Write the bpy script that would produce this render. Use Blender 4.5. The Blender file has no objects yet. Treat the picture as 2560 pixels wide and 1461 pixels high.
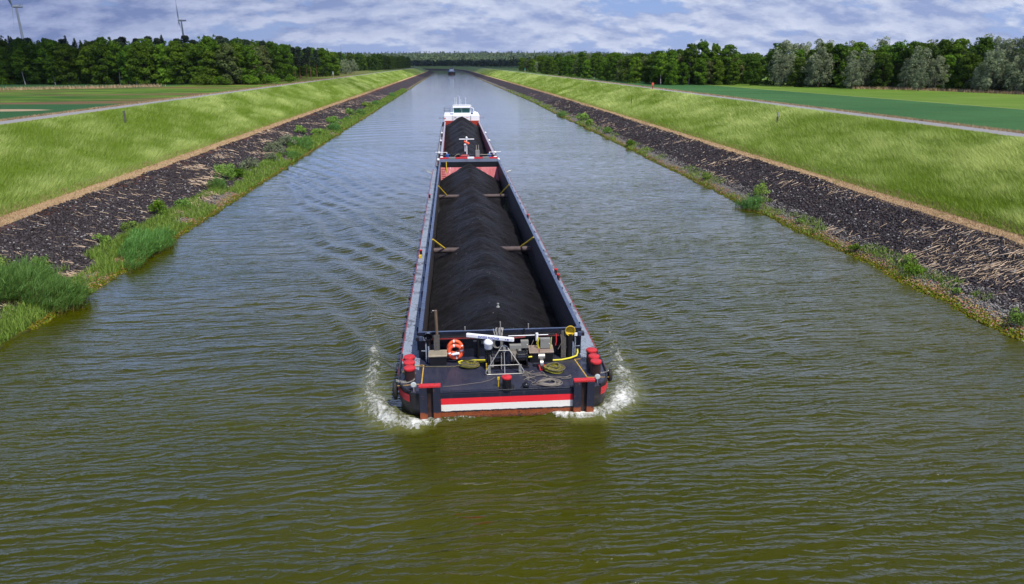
import bpy, math, random
import numpy as np
from mathutils import Vector, noise as mnoise

# ------------------------------------------------------------------ camera, sky, sun
SC = bpy.context.scene
COL = SC.collection
CAM_H = 15.0
cam_d = bpy.data.cameras.new("camera"); cam_d.sensor_width = 36.0; cam_d.lens = 24.0
cam_d.clip_start = 0.5; cam_d.clip_end = 12000
cam = bpy.data.objects.new("camera", cam_d); COL.objects.link(cam)
cam.location = (0, 0, CAM_H)
cam.rotation_euler = (math.radians(90 - 18.54), 0, math.radians(-4.826))
SC.camera = cam
SUN_EL = math.radians(59); SUN_X, SUN_Y = 0.52, -0.854
world = bpy.data.worlds.new("World"); SC.world = world; world.use_nodes = True
sun_d = bpy.data.lights.new("sun", 'SUN'); sun_d.energy = 5.0; sun_d.angle = math.radians(0.53)
sun_d.color = (1.0, 0.955, 0.89)
sun = bpy.data.objects.new("sun", sun_d); COL.objects.link(sun)
sdir = Vector((SUN_X * math.cos(SUN_EL), SUN_Y * math.cos(SUN_EL), math.sin(SUN_EL))).normalized()
sun.rotation_euler = sdir.to_track_quat('Z', 'Y').to_euler()
sun.location = (60, -60, 120)
SC.view_settings.view_transform = 'Standard'; SC.view_settings.look = 'None'
SC.view_settings.gamma = 1.0; SC.view_settings.exposure = 0.14
SC.render.engine = 'CYCLES'
SC.cycles.use_denoising = True
SC.cycles.max_bounces = 6; SC.cycles.diffuse_bounces = 2; SC.cycles.glossy_bounces = 3
SC.cycles.transmission_bounces = 3; SC.cycles.transparent_max_bounces = 6
SC.cycles.volume_bounces = 0
SC.cycles.sample_clamp_indirect = 4.0; SC.cycles.sample_clamp_direct = 8.0

# ------------------------------------------------------------------ node helper
class G:
    """small expression helper around a node tree"""
    def __init__(s, tree):
        s.t = tree; s.n = tree.nodes; s.l = tree.links
    def put(s, sock, v):
        if v is None: return
        if isinstance(v, bpy.types.NodeSocket): s.l.new(v, sock)
        elif isinstance(v, (tuple, list)):
            if sock.type == 'RGBA': sock.default_value = (*v[:3], 1.0)
            else: sock.default_value = v
        else: sock.default_value = v
    def m(s, op, a, b=None, c=None, clamp=False):
        n = s.n.new('ShaderNodeMath'); n.operation = op; n.use_clamp = clamp
        for i, v in enumerate((a, b, c)):
            if v is not None: s.put(n.inputs[i], v)
        return n.outputs[0]
    def vm(s, op, a, b=None, scale=None):
        n = s.n.new('ShaderNodeVectorMath'); n.operation = op
        s.put(n.inputs[0], a)
        if b is not None: s.put(n.inputs[1], b)
        if scale is not None: s.put(n.inputs['Scale'], scale)
        return n.outputs['Value'] if op in ('DOT_PRODUCT', 'LENGTH', 'DISTANCE') else n.outputs[0]
    def noise(s, vec, scale, detail=4, rough=0.55, dist=0.0, col=False):
        n = s.n.new('ShaderNodeTexNoise')
        s.put(n.inputs['Vector'], vec); s.put(n.inputs['Scale'], scale)
        n.inputs['Detail'].default_value = detail; n.inputs['Roughness'].default_value = rough
        n.inputs['Distortion'].default_value = dist
        return n.outputs['Color' if col else 'Fac']
    def voro(s, vec, scale, out='Distance', feat='F1', rnd=1.0):
        n = s.n.new('ShaderNodeTexVoronoi'); n.feature = feat
        s.put(n.inputs['Vector'], vec); s.put(n.inputs['Scale'], scale)
        n.inputs['Randomness'].default_value = rnd
        return n.outputs[out]
    def mapr(s, v, a, b, c=0.0, d=1.0, smooth=False):
        n = s.n.new('ShaderNodeMapRange'); n.clamp = True
        if smooth: n.interpolation_type = 'SMOOTHSTEP'
        s.put(n.inputs[0], v)
        for i, x in enumerate((a, b, c, d)): s.put(n.inputs[i + 1], x)
        return n.outputs[0]
    def mix(s, f, a, b, mode='MIX'):
        n = s.n.new('ShaderNodeMix'); n.data_type = 'RGBA'; n.blend_type = mode
        s.put(n.inputs[0], f); s.put(n.inputs[6], a); s.put(n.inputs[7], b)
        return n.outputs[2]
    def mapping(s, vec, scale=(1, 1, 1), rot=(0, 0, 0), loc=(0, 0, 0)):
        n = s.n.new('ShaderNodeMapping'); s.put(n.inputs[0], vec)
        n.inputs['Location'].default_value = loc; n.inputs['Rotation'].default_value = rot
        n.inputs['Scale'].default_value = scale
        return n.outputs[0]
    def sep(s, v):
        n = s.n.new('ShaderNodeSeparateXYZ'); s.put(n.inputs[0], v); return n.outputs
    def comb(s, x, y, z):
        n = s.n.new('ShaderNodeCombineXYZ'); s.put(n.inputs[0], x); s.put(n.inputs[1], y); s.put(n.inputs[2], z)
        return n.outputs[0]
    def pos(s):
        return s.n.new('ShaderNodeNewGeometry').outputs['Position']
    def objc(s):
        return s.n.new('ShaderNodeTexCoord').outputs['Object']
    def attr(s, name, out='Fac'):
        n = s.n.new('ShaderNodeAttribute'); n.attribute_name = name; return n.outputs[out]
    def rnd(s):
        return s.n.new('ShaderNodeObjectInfo').outputs['Random']
    def bump(s, h, dist=1.0, strength=1.0, normal=None):
        n = s.n.new('ShaderNodeBump'); n.inputs['Strength'].default_value = strength
        n.inputs['Distance'].default_value = dist; s.put(n.inputs['Height'], h)
        if normal is not None: s.put(n.inputs['Normal'], normal)
        return n.outputs[0]
    def hsv(s, col, h=0.5, sat=1.0, val=1.0):
        n = s.n.new('ShaderNodeHueSaturation'); s.put(n.inputs['Color'], col)
        s.put(n.inputs['Hue'], h); s.put(n.inputs['Saturation'], sat); s.put(n.inputs['Value'], val)
        return n.outputs[0]

MATS = {}
def new_mat(name):
    m = bpy.data.materials.new(name); m.use_nodes = True
    m.node_tree.nodes.clear(); g = G(m.node_tree)
    out = g.n.new('ShaderNodeOutputMaterial'); g.out = out
    MATS[name] = m
    return m, g
def finish(g, shader): g.l.new(shader, g.out.inputs['Surface'])
def principled(g, base, rough=0.6, metal=0.0, normal=None, spec=None, ior=None, coat=None):
    n = g.n.new('ShaderNodeBsdfPrincipled')
    g.put(n.inputs['Base Color'], base); g.put(n.inputs['Roughness'], rough)
    g.put(n.inputs['Metallic'], metal)
    if normal is not None: g.put(n.inputs['Normal'], normal)
    if spec is None and isinstance(rough, float) and rough >= .9: spec = .08
    if spec is not None: g.put(n.inputs['Specular IOR Level'], spec)
    if ior is not None: n.inputs['IOR'].default_value = ior
    if coat is not None: n.inputs['Coat Weight'].default_value = coat
    finish(g, n.outputs[0]); return n

def paint(name, col, rough=0.45, metal=0.0, var=0.25, dirt=None, dirt_amt=0.0, bump=0.0, scale=3.0):
    """weathered paint / metal / cloth: base colour broken up by two noises and optional dirt patches"""
    m, g = new_mat(name); p = g.objc()
    n1 = g.noise(p, scale, 5, 0.6)
    n2 = g.noise(p, scale * 9, 3, 0.6)
    c = g.mix(g.mapr(n1, 0.3, 0.7), tuple(x * (1 - var) for x in col), tuple(min(1, x * (1 + var * .6)) for x in col))
    if dirt is not None:
        d = g.mapr(g.m('ADD', g.m('MULTIPLY', n1, 0.6), g.m('MULTIPLY', n2, 0.4)), 0.62 - dirt_amt * .25, 0.70 - dirt_amt * .2)
        c = g.mix(d, c, dirt)
    nor = g.bump(n2, bump) if bump else None
    principled(g, c, g.mapr(n2, 0.3, 0.7, rough * 0.85, min(1, rough * 1.2)), metal, nor)
    return m

# ------------------------------------------------------------------ world: physical sky with a broken cloud layer
def build_world():
    t = world.node_tree; t.nodes.clear(); g = G(t)
    out = g.n.new('ShaderNodeOutputWorld'); bg = g.n.new('ShaderNodeBackground')
    sky = g.n.new('ShaderNodeTexSky'); sky.sky_type = 'NISHITA'; sky.sun_disc = False
    sky.sun_elevation = SUN_EL; sky.sun_rotation = math.atan2(SUN_X, SUN_Y)
    sky.air_density = 1.0; sky.dust_density = 0.6; sky.ozone_density = 2.0
    d = g.n.new('ShaderNodeTexCoord').outputs['Generated']
    x, y, z = g.sep(d)
    zz = g.m('ADD', g.m('MAXIMUM', z, 0.0), 0.42)
    u = g.m('DIVIDE', x, zz); v = g.m('DIVIDE', y, zz)
    P = g.comb(u, v, 0.0)
    def field(off, detail):
        q = g.vm('ADD', P, off)
        big = g.noise(g.mapping(q, (2.4, 3.4, 1)), 1.0, 2, 0.5)
        fine = g.noise(g.mapping(q, (5.2, 7.4, 1), loc=(3.1, 7.7, 0)), 1.0, detail, 0.60, 0.0)
        return g.m('ADD', g.m('MULTIPLY', big, 0.38), g.m('MULTIPLY', fine, 0.62))
    a = field((0, 0, 0), 9); b = field((0.008, 0.036, 0), 8)
    gap = g.m('MULTIPLY', g.mapr(z, 0.09, 0.18), g.mapr(x, 0.15, -0.15, 0.015, 0.085))
    dens = g.mapr(g.m('SUBTRACT', a, gap), 0.410, 0.480, smooth=True)
    lit = g.m('ADD', g.m('MULTIPLY', g.m('SUBTRACT', a, b), 7.5), 0.55, clamp=True)
    thick = g.mapr(a, 0.50, 0.62)
    lit = g.m('SUBTRACT', lit, g.m('MULTIPLY', thick, 0.45), clamp=True)
    # darker, bluer cloud deck towards the left of the view, brighter ahead
    K = 6.6
    shade = g.m('MAXIMUM', g.mapr(x, -0.65, 0.02), g.mapr(z, 0.07, 0.16))
    dark = g.mix(shade, (0.110 * K, 0.165 * K, 0.400 * K), (0.34 * K, 0.43 * K, 0.73 * K))
    light = g.mix(shade, (0.36 * K, 0.43 * K, 0.72 * K), (0.80 * K, 0.86 * K, 1.04 * K))
    cl = g.mix(lit, dark, light)
    skyc = g.mix(0.82, sky.outputs[0], g.mix(shade, (0.12 * K, 0.21 * K, 0.55 * K), (0.27 * K, 0.42 * K, 0.88 * K)))
    c = g.mix(g.m('MULTIPLY', dens, g.mapr(z, 0.0, 0.03, 0.75, 0.95)), skyc, cl)
    # brighter broken cloud above the frame, seen only as the sheen on the water
    up = g.mix(g.mapr(z, 0.26, 0.55), (2.25, 2.30, 2.45), (0.33, 0.37, 0.46)); c = g.mix(1.0, c, g.mix(g.mapr(z, 0.08, 0.15), (1, 1, 1), up), 'MULTIPLY')
    g.put(bg.inputs[0], c); bg.inputs[1].default_value = 0.12
    t.links.new(bg.outputs[0], out.inputs[0])
build_world()

# ------------------------------------------------------------------ object helpers
def tag(o, label=None, cat=None, group=None, kind=None):
    if label: o['label'] = label
    if cat: o['category'] = cat
    if group: o['group'] = group
    if kind: o['kind'] = kind
    return o
def empty(name, loc, label=None, cat=None, group=None):
    o = bpy.data.objects.new(name, None); COL.objects.link(o); o.location = loc
    o.empty_display_size = 0.5
    tag(o, label, cat, group); return o
def root_loc(o):
    l = Vector(o.location)
    while o.parent: o = o.parent; l += Vector(o.location)
    return l

class MB:
    """collects shapes in world coordinates, then links them as ONE mesh object"""
    def __init__(s): s.v = []; s.f = []; s.sm = []
    def add(s, vs, fs, smooth=False):
        k = len(s.v); s.v += [tuple(map(float, p)) for p in vs]
        s.f += [tuple(i + k for i in f) for f in fs]; s.sm += [smooth] * len(fs); return s
    def box(s, c, size, rz=0.0, rx=0.0, top=1.0):
        hx, hy, hz = (a / 2 for a in size)
        ps = [(-hx, -hy, -hz), (hx, -hy, -hz), (hx, hy, -hz), (-hx, hy, -hz),
              (-hx * top, -hy * top, hz), (hx * top, -hy * top, hz), (hx * top, hy * top, hz), (-hx * top, hy * top, hz)]
        cz, sz, cx, sx = math.cos(rz), math.sin(rz), math.cos(rx), math.sin(rx)
        q = []
        for x, y, z in ps:
            y, z = y * cx - z * sx, y * sx + z * cx
            x, y = x * cz - y * sz, x * sz + y * cz
            q.append((x + c[0], y + c[1], z + c[2]))
        return s.add(q, [(0, 3, 2, 1), (4, 5, 6, 7), (0, 1, 5, 4), (1, 2, 6, 5), (2, 3, 7, 6), (3, 0, 4, 7)])
    def bx(s, x0, x1, y0, y1, z0, z1):
        return s.box(((x0 + x1) / 2, (y0 + y1) / 2, (z0 + z1) / 2), (x1 - x0, y1 - y0, z1 - z0))
    def cyl(s, p0, p1, r0, r1=None, n=14, caps=True):
        r1 = r0 if r1 is None else r1
        a, b = Vector(p0), Vector(p1); d = (b - a).normalized()
        u = d.orthogonal().normalized(); w = d.cross(u)
        vs = []
        for c, r in ((a, r0), (b, r1)):
            for i in range(n):
                t = 2 * math.pi * i / n
                vs.append(c + u * (r * math.cos(t)) + w * (r * math.sin(t)))
        s.add(vs, [(i, (i + 1) % n, n + (i + 1) % n, n + i) for i in range(n)], True)
        if caps:
            s.add(vs[:n], [tuple(reversed(range(n)))]); s.add(vs[n:], [tuple(range(n))])
        return s
    def tube(s, pts, r, n=7, closed=False):
        P = [Vector(p) for p in pts]; m = len(P); vs = []; u = None
        for i in range(m):
            if closed: d = P[(i + 1) % m] - P[i - 1]
            else: d = P[min(i + 1, m - 1)] - P[max(i - 1, 0)]
            d.normalize()
            if u is None: u = d.orthogonal().normalized()
            u = (u - d * u.dot(d))
            u = u.normalized() if u.length > 1e-5 else d.orthogonal().normalized()
            w = d.cross(u); rr = r[i] if isinstance(r, (list, tuple)) else r
            for k in range(n):
                t = 2 * math.pi * k / n
                vs.append(P[i] + u * (rr * math.cos(t)) + w * (rr * math.sin(t)))
        fs = []
        for i in range(m if closed else m - 1):
            j = (i + 1) % m
            for k in range(n):
                fs.append((i * n + k, i * n + (k + 1) % n, j * n + (k + 1) % n, j * n + k))
        s.add(vs, fs, True)
        if not closed:
            s.add(vs[:n], [tuple(reversed(range(n)))]); s.add(vs[-n:], [tuple(range(n))])
        return s
    def lathe(s, c, prof, n=20):
        vs = [(c[0] + r * math.cos(2 * math.pi * i / n), c[1] + r * math.sin(2 * math.pi * i / n), c[2] + z)
              for r, z in prof for i in range(n)]
        fs = [(j * n + i, j * n + (i + 1) % n, (j + 1) * n + (i + 1) % n, (j + 1) * n + i)
              for j in range(len(prof) - 1) for i in range(n)]
        s.add(vs, fs, True)
        s.add(vs[-n:], [tuple(range(n))]); return s
    def build(s, name, mat, parent=None, label=None, bevel=0.0):
        me = bpy.data.meshes.new(name)
        off = root_loc(parent) if parent else Vector((0, 0, 0))
        me.from_pydata([(x - off.x, y - off.y, z - off.z) for x, y, z in s.v], [], s.f)
        me.polygons.foreach_set('use_smooth', s.sm); me.update()
        if mat: me.materials.append(mat)
        o = bpy.data.objects.new(name, me); COL.objects.link(o)
        if parent: o.parent = parent
        if label: o['label'] = label
        if bevel:
            b = o.modifiers.new('bevel', 'BEVEL'); b.width = bevel; b.segments = 2; b.limit_method = 'ANGLE'
        return o

def np_mesh(name, V, F, mat, attrs=None, smooth=False, parent=None, off=None):
    """fast mesh from numpy arrays; F is (n,3) or (n,4); attrs = {name: (n,) or (n,3) per-vertex}"""
    me = bpy.data.meshes.new(name)
    if off is not None: V = V - np.array(off)
    k = F.shape[1]
    me.vertices.add(len(V)); me.vertices.foreach_set('co', np.ascontiguousarray(V, np.float32).ravel())
    me.loops.add(F.size); me.loops.foreach_set('vertex_index', np.ascontiguousarray(F, np.int32).ravel())
    me.polygons.add(len(F)); me.polygons.foreach_set('loop_start', np.arange(0, F.size, k, dtype=np.int32))
    me.update(calc_edges=True)
    if smooth: me.polygons.foreach_set('use_smooth', np.ones(len(F), bool))
    for an, a in (attrs or {}).items():
        a = np.asarray(a, np.float32)
        if a.ndim == 1:
            at = me.attributes.new(an, 'FLOAT', 'POINT'); at.data.foreach_set('value', a)
        else:
            at = me.attributes.new(an, 'FLOAT_COLOR', 'POINT')
            at.data.foreach_set('color', np.concatenate([a, np.ones((len(a), 1), np.float32)], 1).ravel())
    if mat: me.materials.append(mat)
    if name is None: return me
    o = bpy.data.objects.new(name, me); COL.objects.link(o)
    if parent: o.parent = parent
    return o

def grid_faces(nr, nc):
    i = np.arange(nr - 1)[:, None] * nc + np.arange(nc - 1)[None, :]
    i = i.ravel()
    return np.stack([i, i + 1, i + nc + 1, i + nc], 1)

# vectorised value noise for placing things and colouring blades
_rs = np.random.RandomState(7)
_T = _rs.rand(256, 256)
def vnoise(x, y):
    xi = np.floor(x).astype(int); yi = np.floor(y).astype(int)
    fx = x - xi; fy = y - yi; fx = fx * fx * (3 - 2 * fx); fy = fy * fy * (3 - 2 * fy)
    a = _T[xi % 256, yi % 256]; b = _T[(xi + 1) % 256, yi % 256]
    c = _T[xi % 256, (yi + 1) % 256]; d = _T[(xi + 1) % 256, (yi + 1) % 256]
    return (a * (1 - fx) + b * fx) * (1 - fy) + (c * (1 - fx) + d * fx) * fy
def fbm(x, y, o=4):
    s = 0; a = 0.5; t = 0
    for k in range(o):
        s = s + a * vnoise(x * 2 ** k + 17.3 * k, y * 2 ** k + 5.1 * k); t += a; a *= 0.5
    return s / t
def sstep(a, b, x):
    t = np.clip((x - a) / (b - a), 0, 1); return t * t * (3 - 2 * t)
# ------------------------------------------------------------------ canal alignment and bank profiles
_RY = [-80, 300, 574, 750, 1000, 1227, 1380, 1467, 1560, 1640, 1720, 1800, 1900, 2100]
_RS = [0, 0, -3.5, -6, -8.5, -12.5, -18, -26, -40, -62, -105, -190, -420, -1500]
_LY = [-80, 900, 1100, 1227, 1330, 1430, 1520, 1600, 1680]
_LS = [0, 0, -0.5, -2, -7, -20, -45, -90, -190]
def shiftR(y): return np.interp(y, _RY, _RS)
def shiftL(y): return np.interp(y, _LY, _LS)
PR = np.array([(26.5, -1.85), (32.0, 0.0), (40.2, 2.78), (41.9, 2.90), (55.4, 7.92), (56.2, 8.02), (59.4, 8.02), (61.6, 7.66)])
PL = np.array([(20.0, -1.40), (25.3, 0.0), (36.0, 2.70), (38.0, 2.85), (53.2, 7.92), (54.0, 8.02), (57.0, 8.02), (59.5, 7.66)])
def prof(P, x): return np.interp(x, P[:, 0], P[:, 1])
FZ = 7.6
def ground_z(X, Y):
    """height of the bank or field at a world point"""
    r = X - shiftR(Y); l = -(X - shiftL(Y))
    return np.where(X > 0, prof(PR, r), prof(PL, l))

def band_rows(y0, y1, near, grow):
    ys = [y0]; 
    while ys[-1] < y1:
        y = ys[-1]; ys.append(y + max(near, near * (y / 60.0) * grow))
    ys[-1] = y1
    return np.array(ys)

# ---- bank materials
def mat_stone():
    m, g = new_mat('stone_revetment'); p = g.pos(); x, y, z = g.sep(p)
    wob = g.m('SUBTRACT', g.noise(p, 0.35, 4), 0.5)
    wob2 = g.m('SUBTRACT', g.noise(p, 2.2, 3), 0.5)
    h = g.m('ADD', z, g.m('ADD', g.m('MULTIPLY', wob, 0.9), g.m('MULTIPLY', wob2, 0.35)))
    cell = g.voro(p, 4.6, 'Color'); cs = g.sep(cell)[0]; ds = g.voro(p, 4.6)
    fine = g.noise(p, 22, 3, 0.7)
    dark = g.mix(g.mapr(cs, 0, 1), (0.022, 0.017, 0.020), (0.072, 0.057, 0.062))
    dark = g.mix(g.mapr(cs, 0.93, 0.97), dark, (0.16, 0.15, 0.15))
    dark = g.mix(g.mapr(g.noise(p, 0.25, 5), 0.5, 0.66, 0, 0.5), dark, (0.062, 0.042, 0.034))
    strawp = g.mapr(g.noise(g.mapping(p, (1.1, 0.35, 1)), 1.0, 8, 0.75), 0.60, 0.66)
    dark = g.mix(g.m('MULTIPLY', strawp, g.mapr(y, 90, 260, 0.0, 0.4)), dark, (0.22, 0.16, 0.11))
    grav = g.mix(cs, (0.11, 0.105, 0.095), (0.23, 0.215, 0.20))
    toe = g.mix(cs, (0.12, 0.085, 0.05), (0.30, 0.22, 0.13))
    moss = g.mix(fine, (0.045, 0.055, 0.006), (0.13, 0.14, 0.015))
    hr = g.m('ADD', h, g.mapr(x, 0, 1, 0.30, 0.0))
    c = g.mix(g.mapr(hr, 0.62, 0.80), grav, dark)
    c = g.mix(g.mapr(h, 0.24, 0.42), toe, c)
    c = g.mix(g.mapr(h, 0.14, 0.28), moss, c)
    wet = g.mapr(z, -0.02, 0.06)
    c = g.mix(wet, (0.03, 0.035, 0.008), c)
    # left bank: less gravel, rust-red fringe below the verge
    redf = g.m('MULTIPLY', g.mapr(h, 2.30, 2.62), g.m('MULTIPLY', g.mapr(x, -20, -25, 0, 1), g.mapr(g.noise(p, 0.5, 3), 0.35, 0.55)))
    c = g.mix(g.m('MULTIPLY', redf, 0.75), c, (0.15, 0.055, 0.028))
    c = g.mix(g.mapr(fine, 0.2, 0.8, 0.0, 0.35), c, (0.01, 0.008, 0.01))
    hh = g.m('ADD', g.m('MULTIPLY', ds, -0.9), g.m('MULTIPLY', fine, 0.25))
    principled(g, c, 0.9, 0, g.bump(hh, 0.16))
    return m
def mat_verge():
    m, g = new_mat('dry_grass_verge'); p = g.pos()
    a = g.noise(p, 3.0, 6, 0.7); b = g.noise(g.mapping(p, (6, 2, 6)), 4.0, 4, 0.7)
    c = g.mix(a, (0.26, 0.165, 0.085), (0.50, 0.35, 0.20))
    c = g.mix(g.mapr(b, 0.35, 0.7), c, (0.42, 0.30, 0.17))
    c = g.mix(g.mapr(g.noise(p, 0.7, 5), 0.56, 0.66, 0, .8), c, (0.14, 0.15, 0.035))
    principled(g, c, 0.95, 0, g.bump(b, 0.08)); return m
def mat_grass_ground():
    m, g = new_mat('grass_soil'); p = g.pos()
    a = g.noise(g.mapping(p, (1, 0.5, 1)), 0.35, 6, 0.65)
    b = g.noise(g.mapping(p, (1.5, .6, 1.5)), 5.0, 5, 0.75)
    c = g.mix(a, (0.105, 0.170, 0.020), (0.220, 0.300, 0.065))
    c = g.mix(g.mapr(b, 0.4, 0.7), c, (0.27, 0.34, 0.13))
    principled(g, c, 0.95, 0, g.bump(b, 0.25)); return m
def mat_path():
    m, g = new_mat('gravel'); p = g.pos()
    a = g.noise(p, 9.0, 5, 0.75); b = g.noise(g.mapping(p, (1.2, .15, 1)), 1.0, 4)
    c = g.mix(a, (0.15, 0.15, 0.16), (0.29, 0.29, 0.30))
    c = g.mix(g.mapr(b, 0.5, 0.68, 0, .45), c, (0.27, 0.23, 0.15))
    principled(g, c, 0.95, 0, g.bump(a, 0.03)); return m
def mat_edge():
    m, g = new_mat('field_edge_grass'); p = g.pos()
    a = g.noise(g.mapping(p, (1, .4, 1)), 1.4, 6, 0.7); b = g.noise(p, 8, 4, .7)
    c = g.mix(g.mapr(a, 0.35, 0.62), (0.10, 0.15, 0.03), (0.36, 0.29, 0.10))
    c = g.mix(g.mapr(b, .5, .8, 0, .5), c, (0.45, 0.36, 0.19))
    principled(g, c, 0.95, 0, g.bump(b, 0.25)); return m
def mat_field_right():
    m, g = new_mat('crops_right'); p = g.pos(); x, y, z = g.sep(p)
    n = g.noise(g.mapping(p, (0.03, 0.12, 1)), 1.0, 6, 0.6); f = g.noise(p, 3.0, 5, 0.75)
    crop = g.mix(g.mapr(n, .3, .7), (0.018, 0.072, 0.020), (0.048, 0.128, 0.040))
    crop = g.mix(g.mapr(f, .40, .70, 0, .6), crop, (0.075, 0.165, 0.060))
    trk = g.m('MULTIPLY', g.mapr(g.m('ABSOLUTE', g.m('SUBTRACT', g.m('FRACT', g.m('DIVIDE', g.m('ADD', x, g.m('MULTIPLY', y, .036)), 12.0)), .5)), .035, .02), g.mapr(f, .3, .6))
    crop = g.mix(g.m('MULTIPLY', trk, .45), crop, (0.03, 0.07, 0.02))
    stripe = g.noise(g.mapping(p, (0.6, 0.03, 1), rot=(0, 0, 0.3)), 1.0, 3)
    mead = g.mix(stripe, (0.065, 0.140, 0.014), (0.125, 0.205, 0.030))
    mead = g.mix(g.mapr(n, .4, .7, 0, .4), mead, (0.20, 0.26, 0.06))
    bx = g.m('ADD', g.m('SUBTRACT', 99.0, g.m('MULTIPLY', y, 0.036)), g.m('MULTIPLY', g.m('SUBTRACT', g.noise(p, 0.2, 3), 0.5), 1.2))
    d = g.m('SUBTRACT', x, bx)
    c = g.mix(g.mapr(d, -0.2, 0.2), crop, mead)
    edge = g.m('MULTIPLY', g.mapr(d, -0.6, 0.0), g.mapr(d, 0.9, 0.2))
    c = g.mix(g.m('MULTIPLY', edge, 0.6), c, (0.30, 0.31, 0.11))
    far = g.mapr(y, 300, 420)
    c = g.mix(far, c, (0.075, 0.13, 0.028))
    principled(g, c, 0.95, 0, g.bump(f, 0.2)); return m
def mat_field_left():
    m, g = new_mat('crops_left'); p = g.pos(); x, y, z = g.sep(p)
    n = g.noise(g.mapping(p, (0.05, 0.16, 1)), 1.0, 7, 0.65); f = g.noise(p, 2.5, 5, 0.75)
    c = g.mix(g.mapr(n, .40, .58), (0.030, 0.090, 0.010), (0.115, 0.185, 0.022))
    brn = g.noise(g.mapping(p, (0.018, 0.10, 1), loc=(5, 3.7, 0)), 1.0, 7, 0.66)
    c = g.mix(g.mapr(brn, .47, .60), c, (0.150, 0.085, 0.048))
    d = g.m('ADD', x, g.m('ADD', g.m('MULTIPLY', y, 0.30), g.m('MULTIPLY', g.m('SUBTRACT', n, .5), 8)))
    near = g.m('MULTIPLY', g.mapr(y, 142, 137), g.mapr(x, -60, -61))
    c = g.mix(near, c, g.mix(f, (0.018, 0.066, 0.022), (0.040, 0.115, 0.040)))
    bare = g.m('MULTIPLY', g.mapr(g.vm('LENGTH', g.mapping(p, (0.11, 0.30, 0), loc=(8.2, -36.6, 0))), 1.0, 0.8), 1.0)
    c = g.mix(bare, c, (0.36, 0.26, 0.17))
    far2 = g.m('MULTIPLY', g.mapr(y, 226, 232), g.mapr(x, -92, -98))
    c = g.mix(g.m('MULTIPLY', far2, .9), c, (0.026, 0.082, 0.030))
    c = g.mix(g.mapr(f, .5, .9, 0, .4), c, (0.02, 0.05, 0.01))
    principled(g, c, 0.95, 0, g.bump(f, 0.3)); return m

M_stone = mat_stone(); M_verge = mat_verge(); M_gsoil = mat_grass_ground(); M_path = mat_path(); M_edge = mat_edge()
def strip(name, side, x0, x1, nx, y0, y1, near, mat, rough=0.0, zoff=0.0):
    ys = band_rows(y0, y1, near, 1.0); xs = np.linspace(x0, x1, nx)
    X, Y = np.meshgrid(xs, ys); P = PR if side > 0 else PL
    Z = prof(P, X)
    if rough:
        n = (fbm(X * .5 + 40 * side, Y * .5, 4) - .5) * rough + (fbm(X * .12, Y * .09 + 9, 3) - .5) * rough
        w = np.clip((X - x0) / .8, 0, 1) * np.clip((x1 - X) / .8, 0, 1)
        Z = Z + n * w
    W = (X + shiftR(Y)) if side > 0 else (-X + shiftL(Y))
    V = np.stack([W, Y, Z + zoff], -1).reshape(-1, 3)
    F = grid_faces(len(ys), nx)
    if side < 0: F = F[:, ::-1]
    return tag(np_mesh(name, V, F, mat, smooth=True), kind='structure')
for sd, P, ye in ((1, PR, 2100), (-1, PL, 1680)):
    strip('stone_embankment', sd, P[0, 0], P[2, 0], 34, -60, ye, 0.7, M_stone, 0.34)
    strip('verge_strip', sd, P[2, 0], P[3, 0], 6, -60, ye, 1.5, M_verge, 0.06)
    strip('grass_embankment', sd, P[3, 0], P[4, 0] + .8 * 0, 22, -60, ye, 1.2, M_gsoil, 0.32)
    strip('crest', sd, P[4, 0], P[5, 0], 3, -60, ye, 2.0, M_edge, 0.0)
    strip('gravel_path', sd, P[5, 0], P[6, 0], 5, -60, ye, 2.0, M_path, 0.0)
    strip('field_margin', sd, P[6, 0], P[7, 0], 6, -60, ye, 1.5, M_edge, 0.10)
# fields out to the horizon
def field(side, ye, mat):
    ys = np.concatenate([np.arange(-60, ye, 12.0), [ye]]); t = np.linspace(0, 1, 24) ** 2
    edge = (shiftR(ys) + PR[-1, 0]) if side > 0 else (shiftL(ys) - PL[-1, 0])
    far = 3600.0 * side
    X = edge[:, None] * (1 - t) + far * t; Y = np.repeat(ys[:, None], len(t), 1)
    rise = 0
    V = np.stack([X, Y, np.full_like(X, PR[-1, 1]) + rise], -1).reshape(-1, 3)
    F = grid_faces(len(ys), len(t))
    if side < 0: F = F[:, ::-1]
    tag(np_mesh('field_ground', V, F, mat), kind='structure')
field(1, 2100, mat_field_right()); field(-1, 1680, mat_field_left())
mfar, gf = new_mat('far_meadow'); pf = gf.pos()
principled(gf, gf.mix(gf.noise(gf.mapping(pf, (.004, .02, 1)), 1, 5), (0.06, 0.10, 0.02), (0.11, 0.15, 0.045)), 0.95)
V = np.array([(-6000, 2095, 7.64), (6000, 2095, 7.64), (6000, 9000, 7.64), (-6000, 9000, 7.64)], float)
tag(np_mesh('far_ground', V, np.array([[0, 1, 2, 3]]), mfar), kind='structure')
# canal bed under everything (one low sheet)
mb = MB(); mb.bx(-90, 90, -80, 1300, -3.2, -3.0)
tag(mb.build('canal_bed', M_stone), kind='structure')

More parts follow.
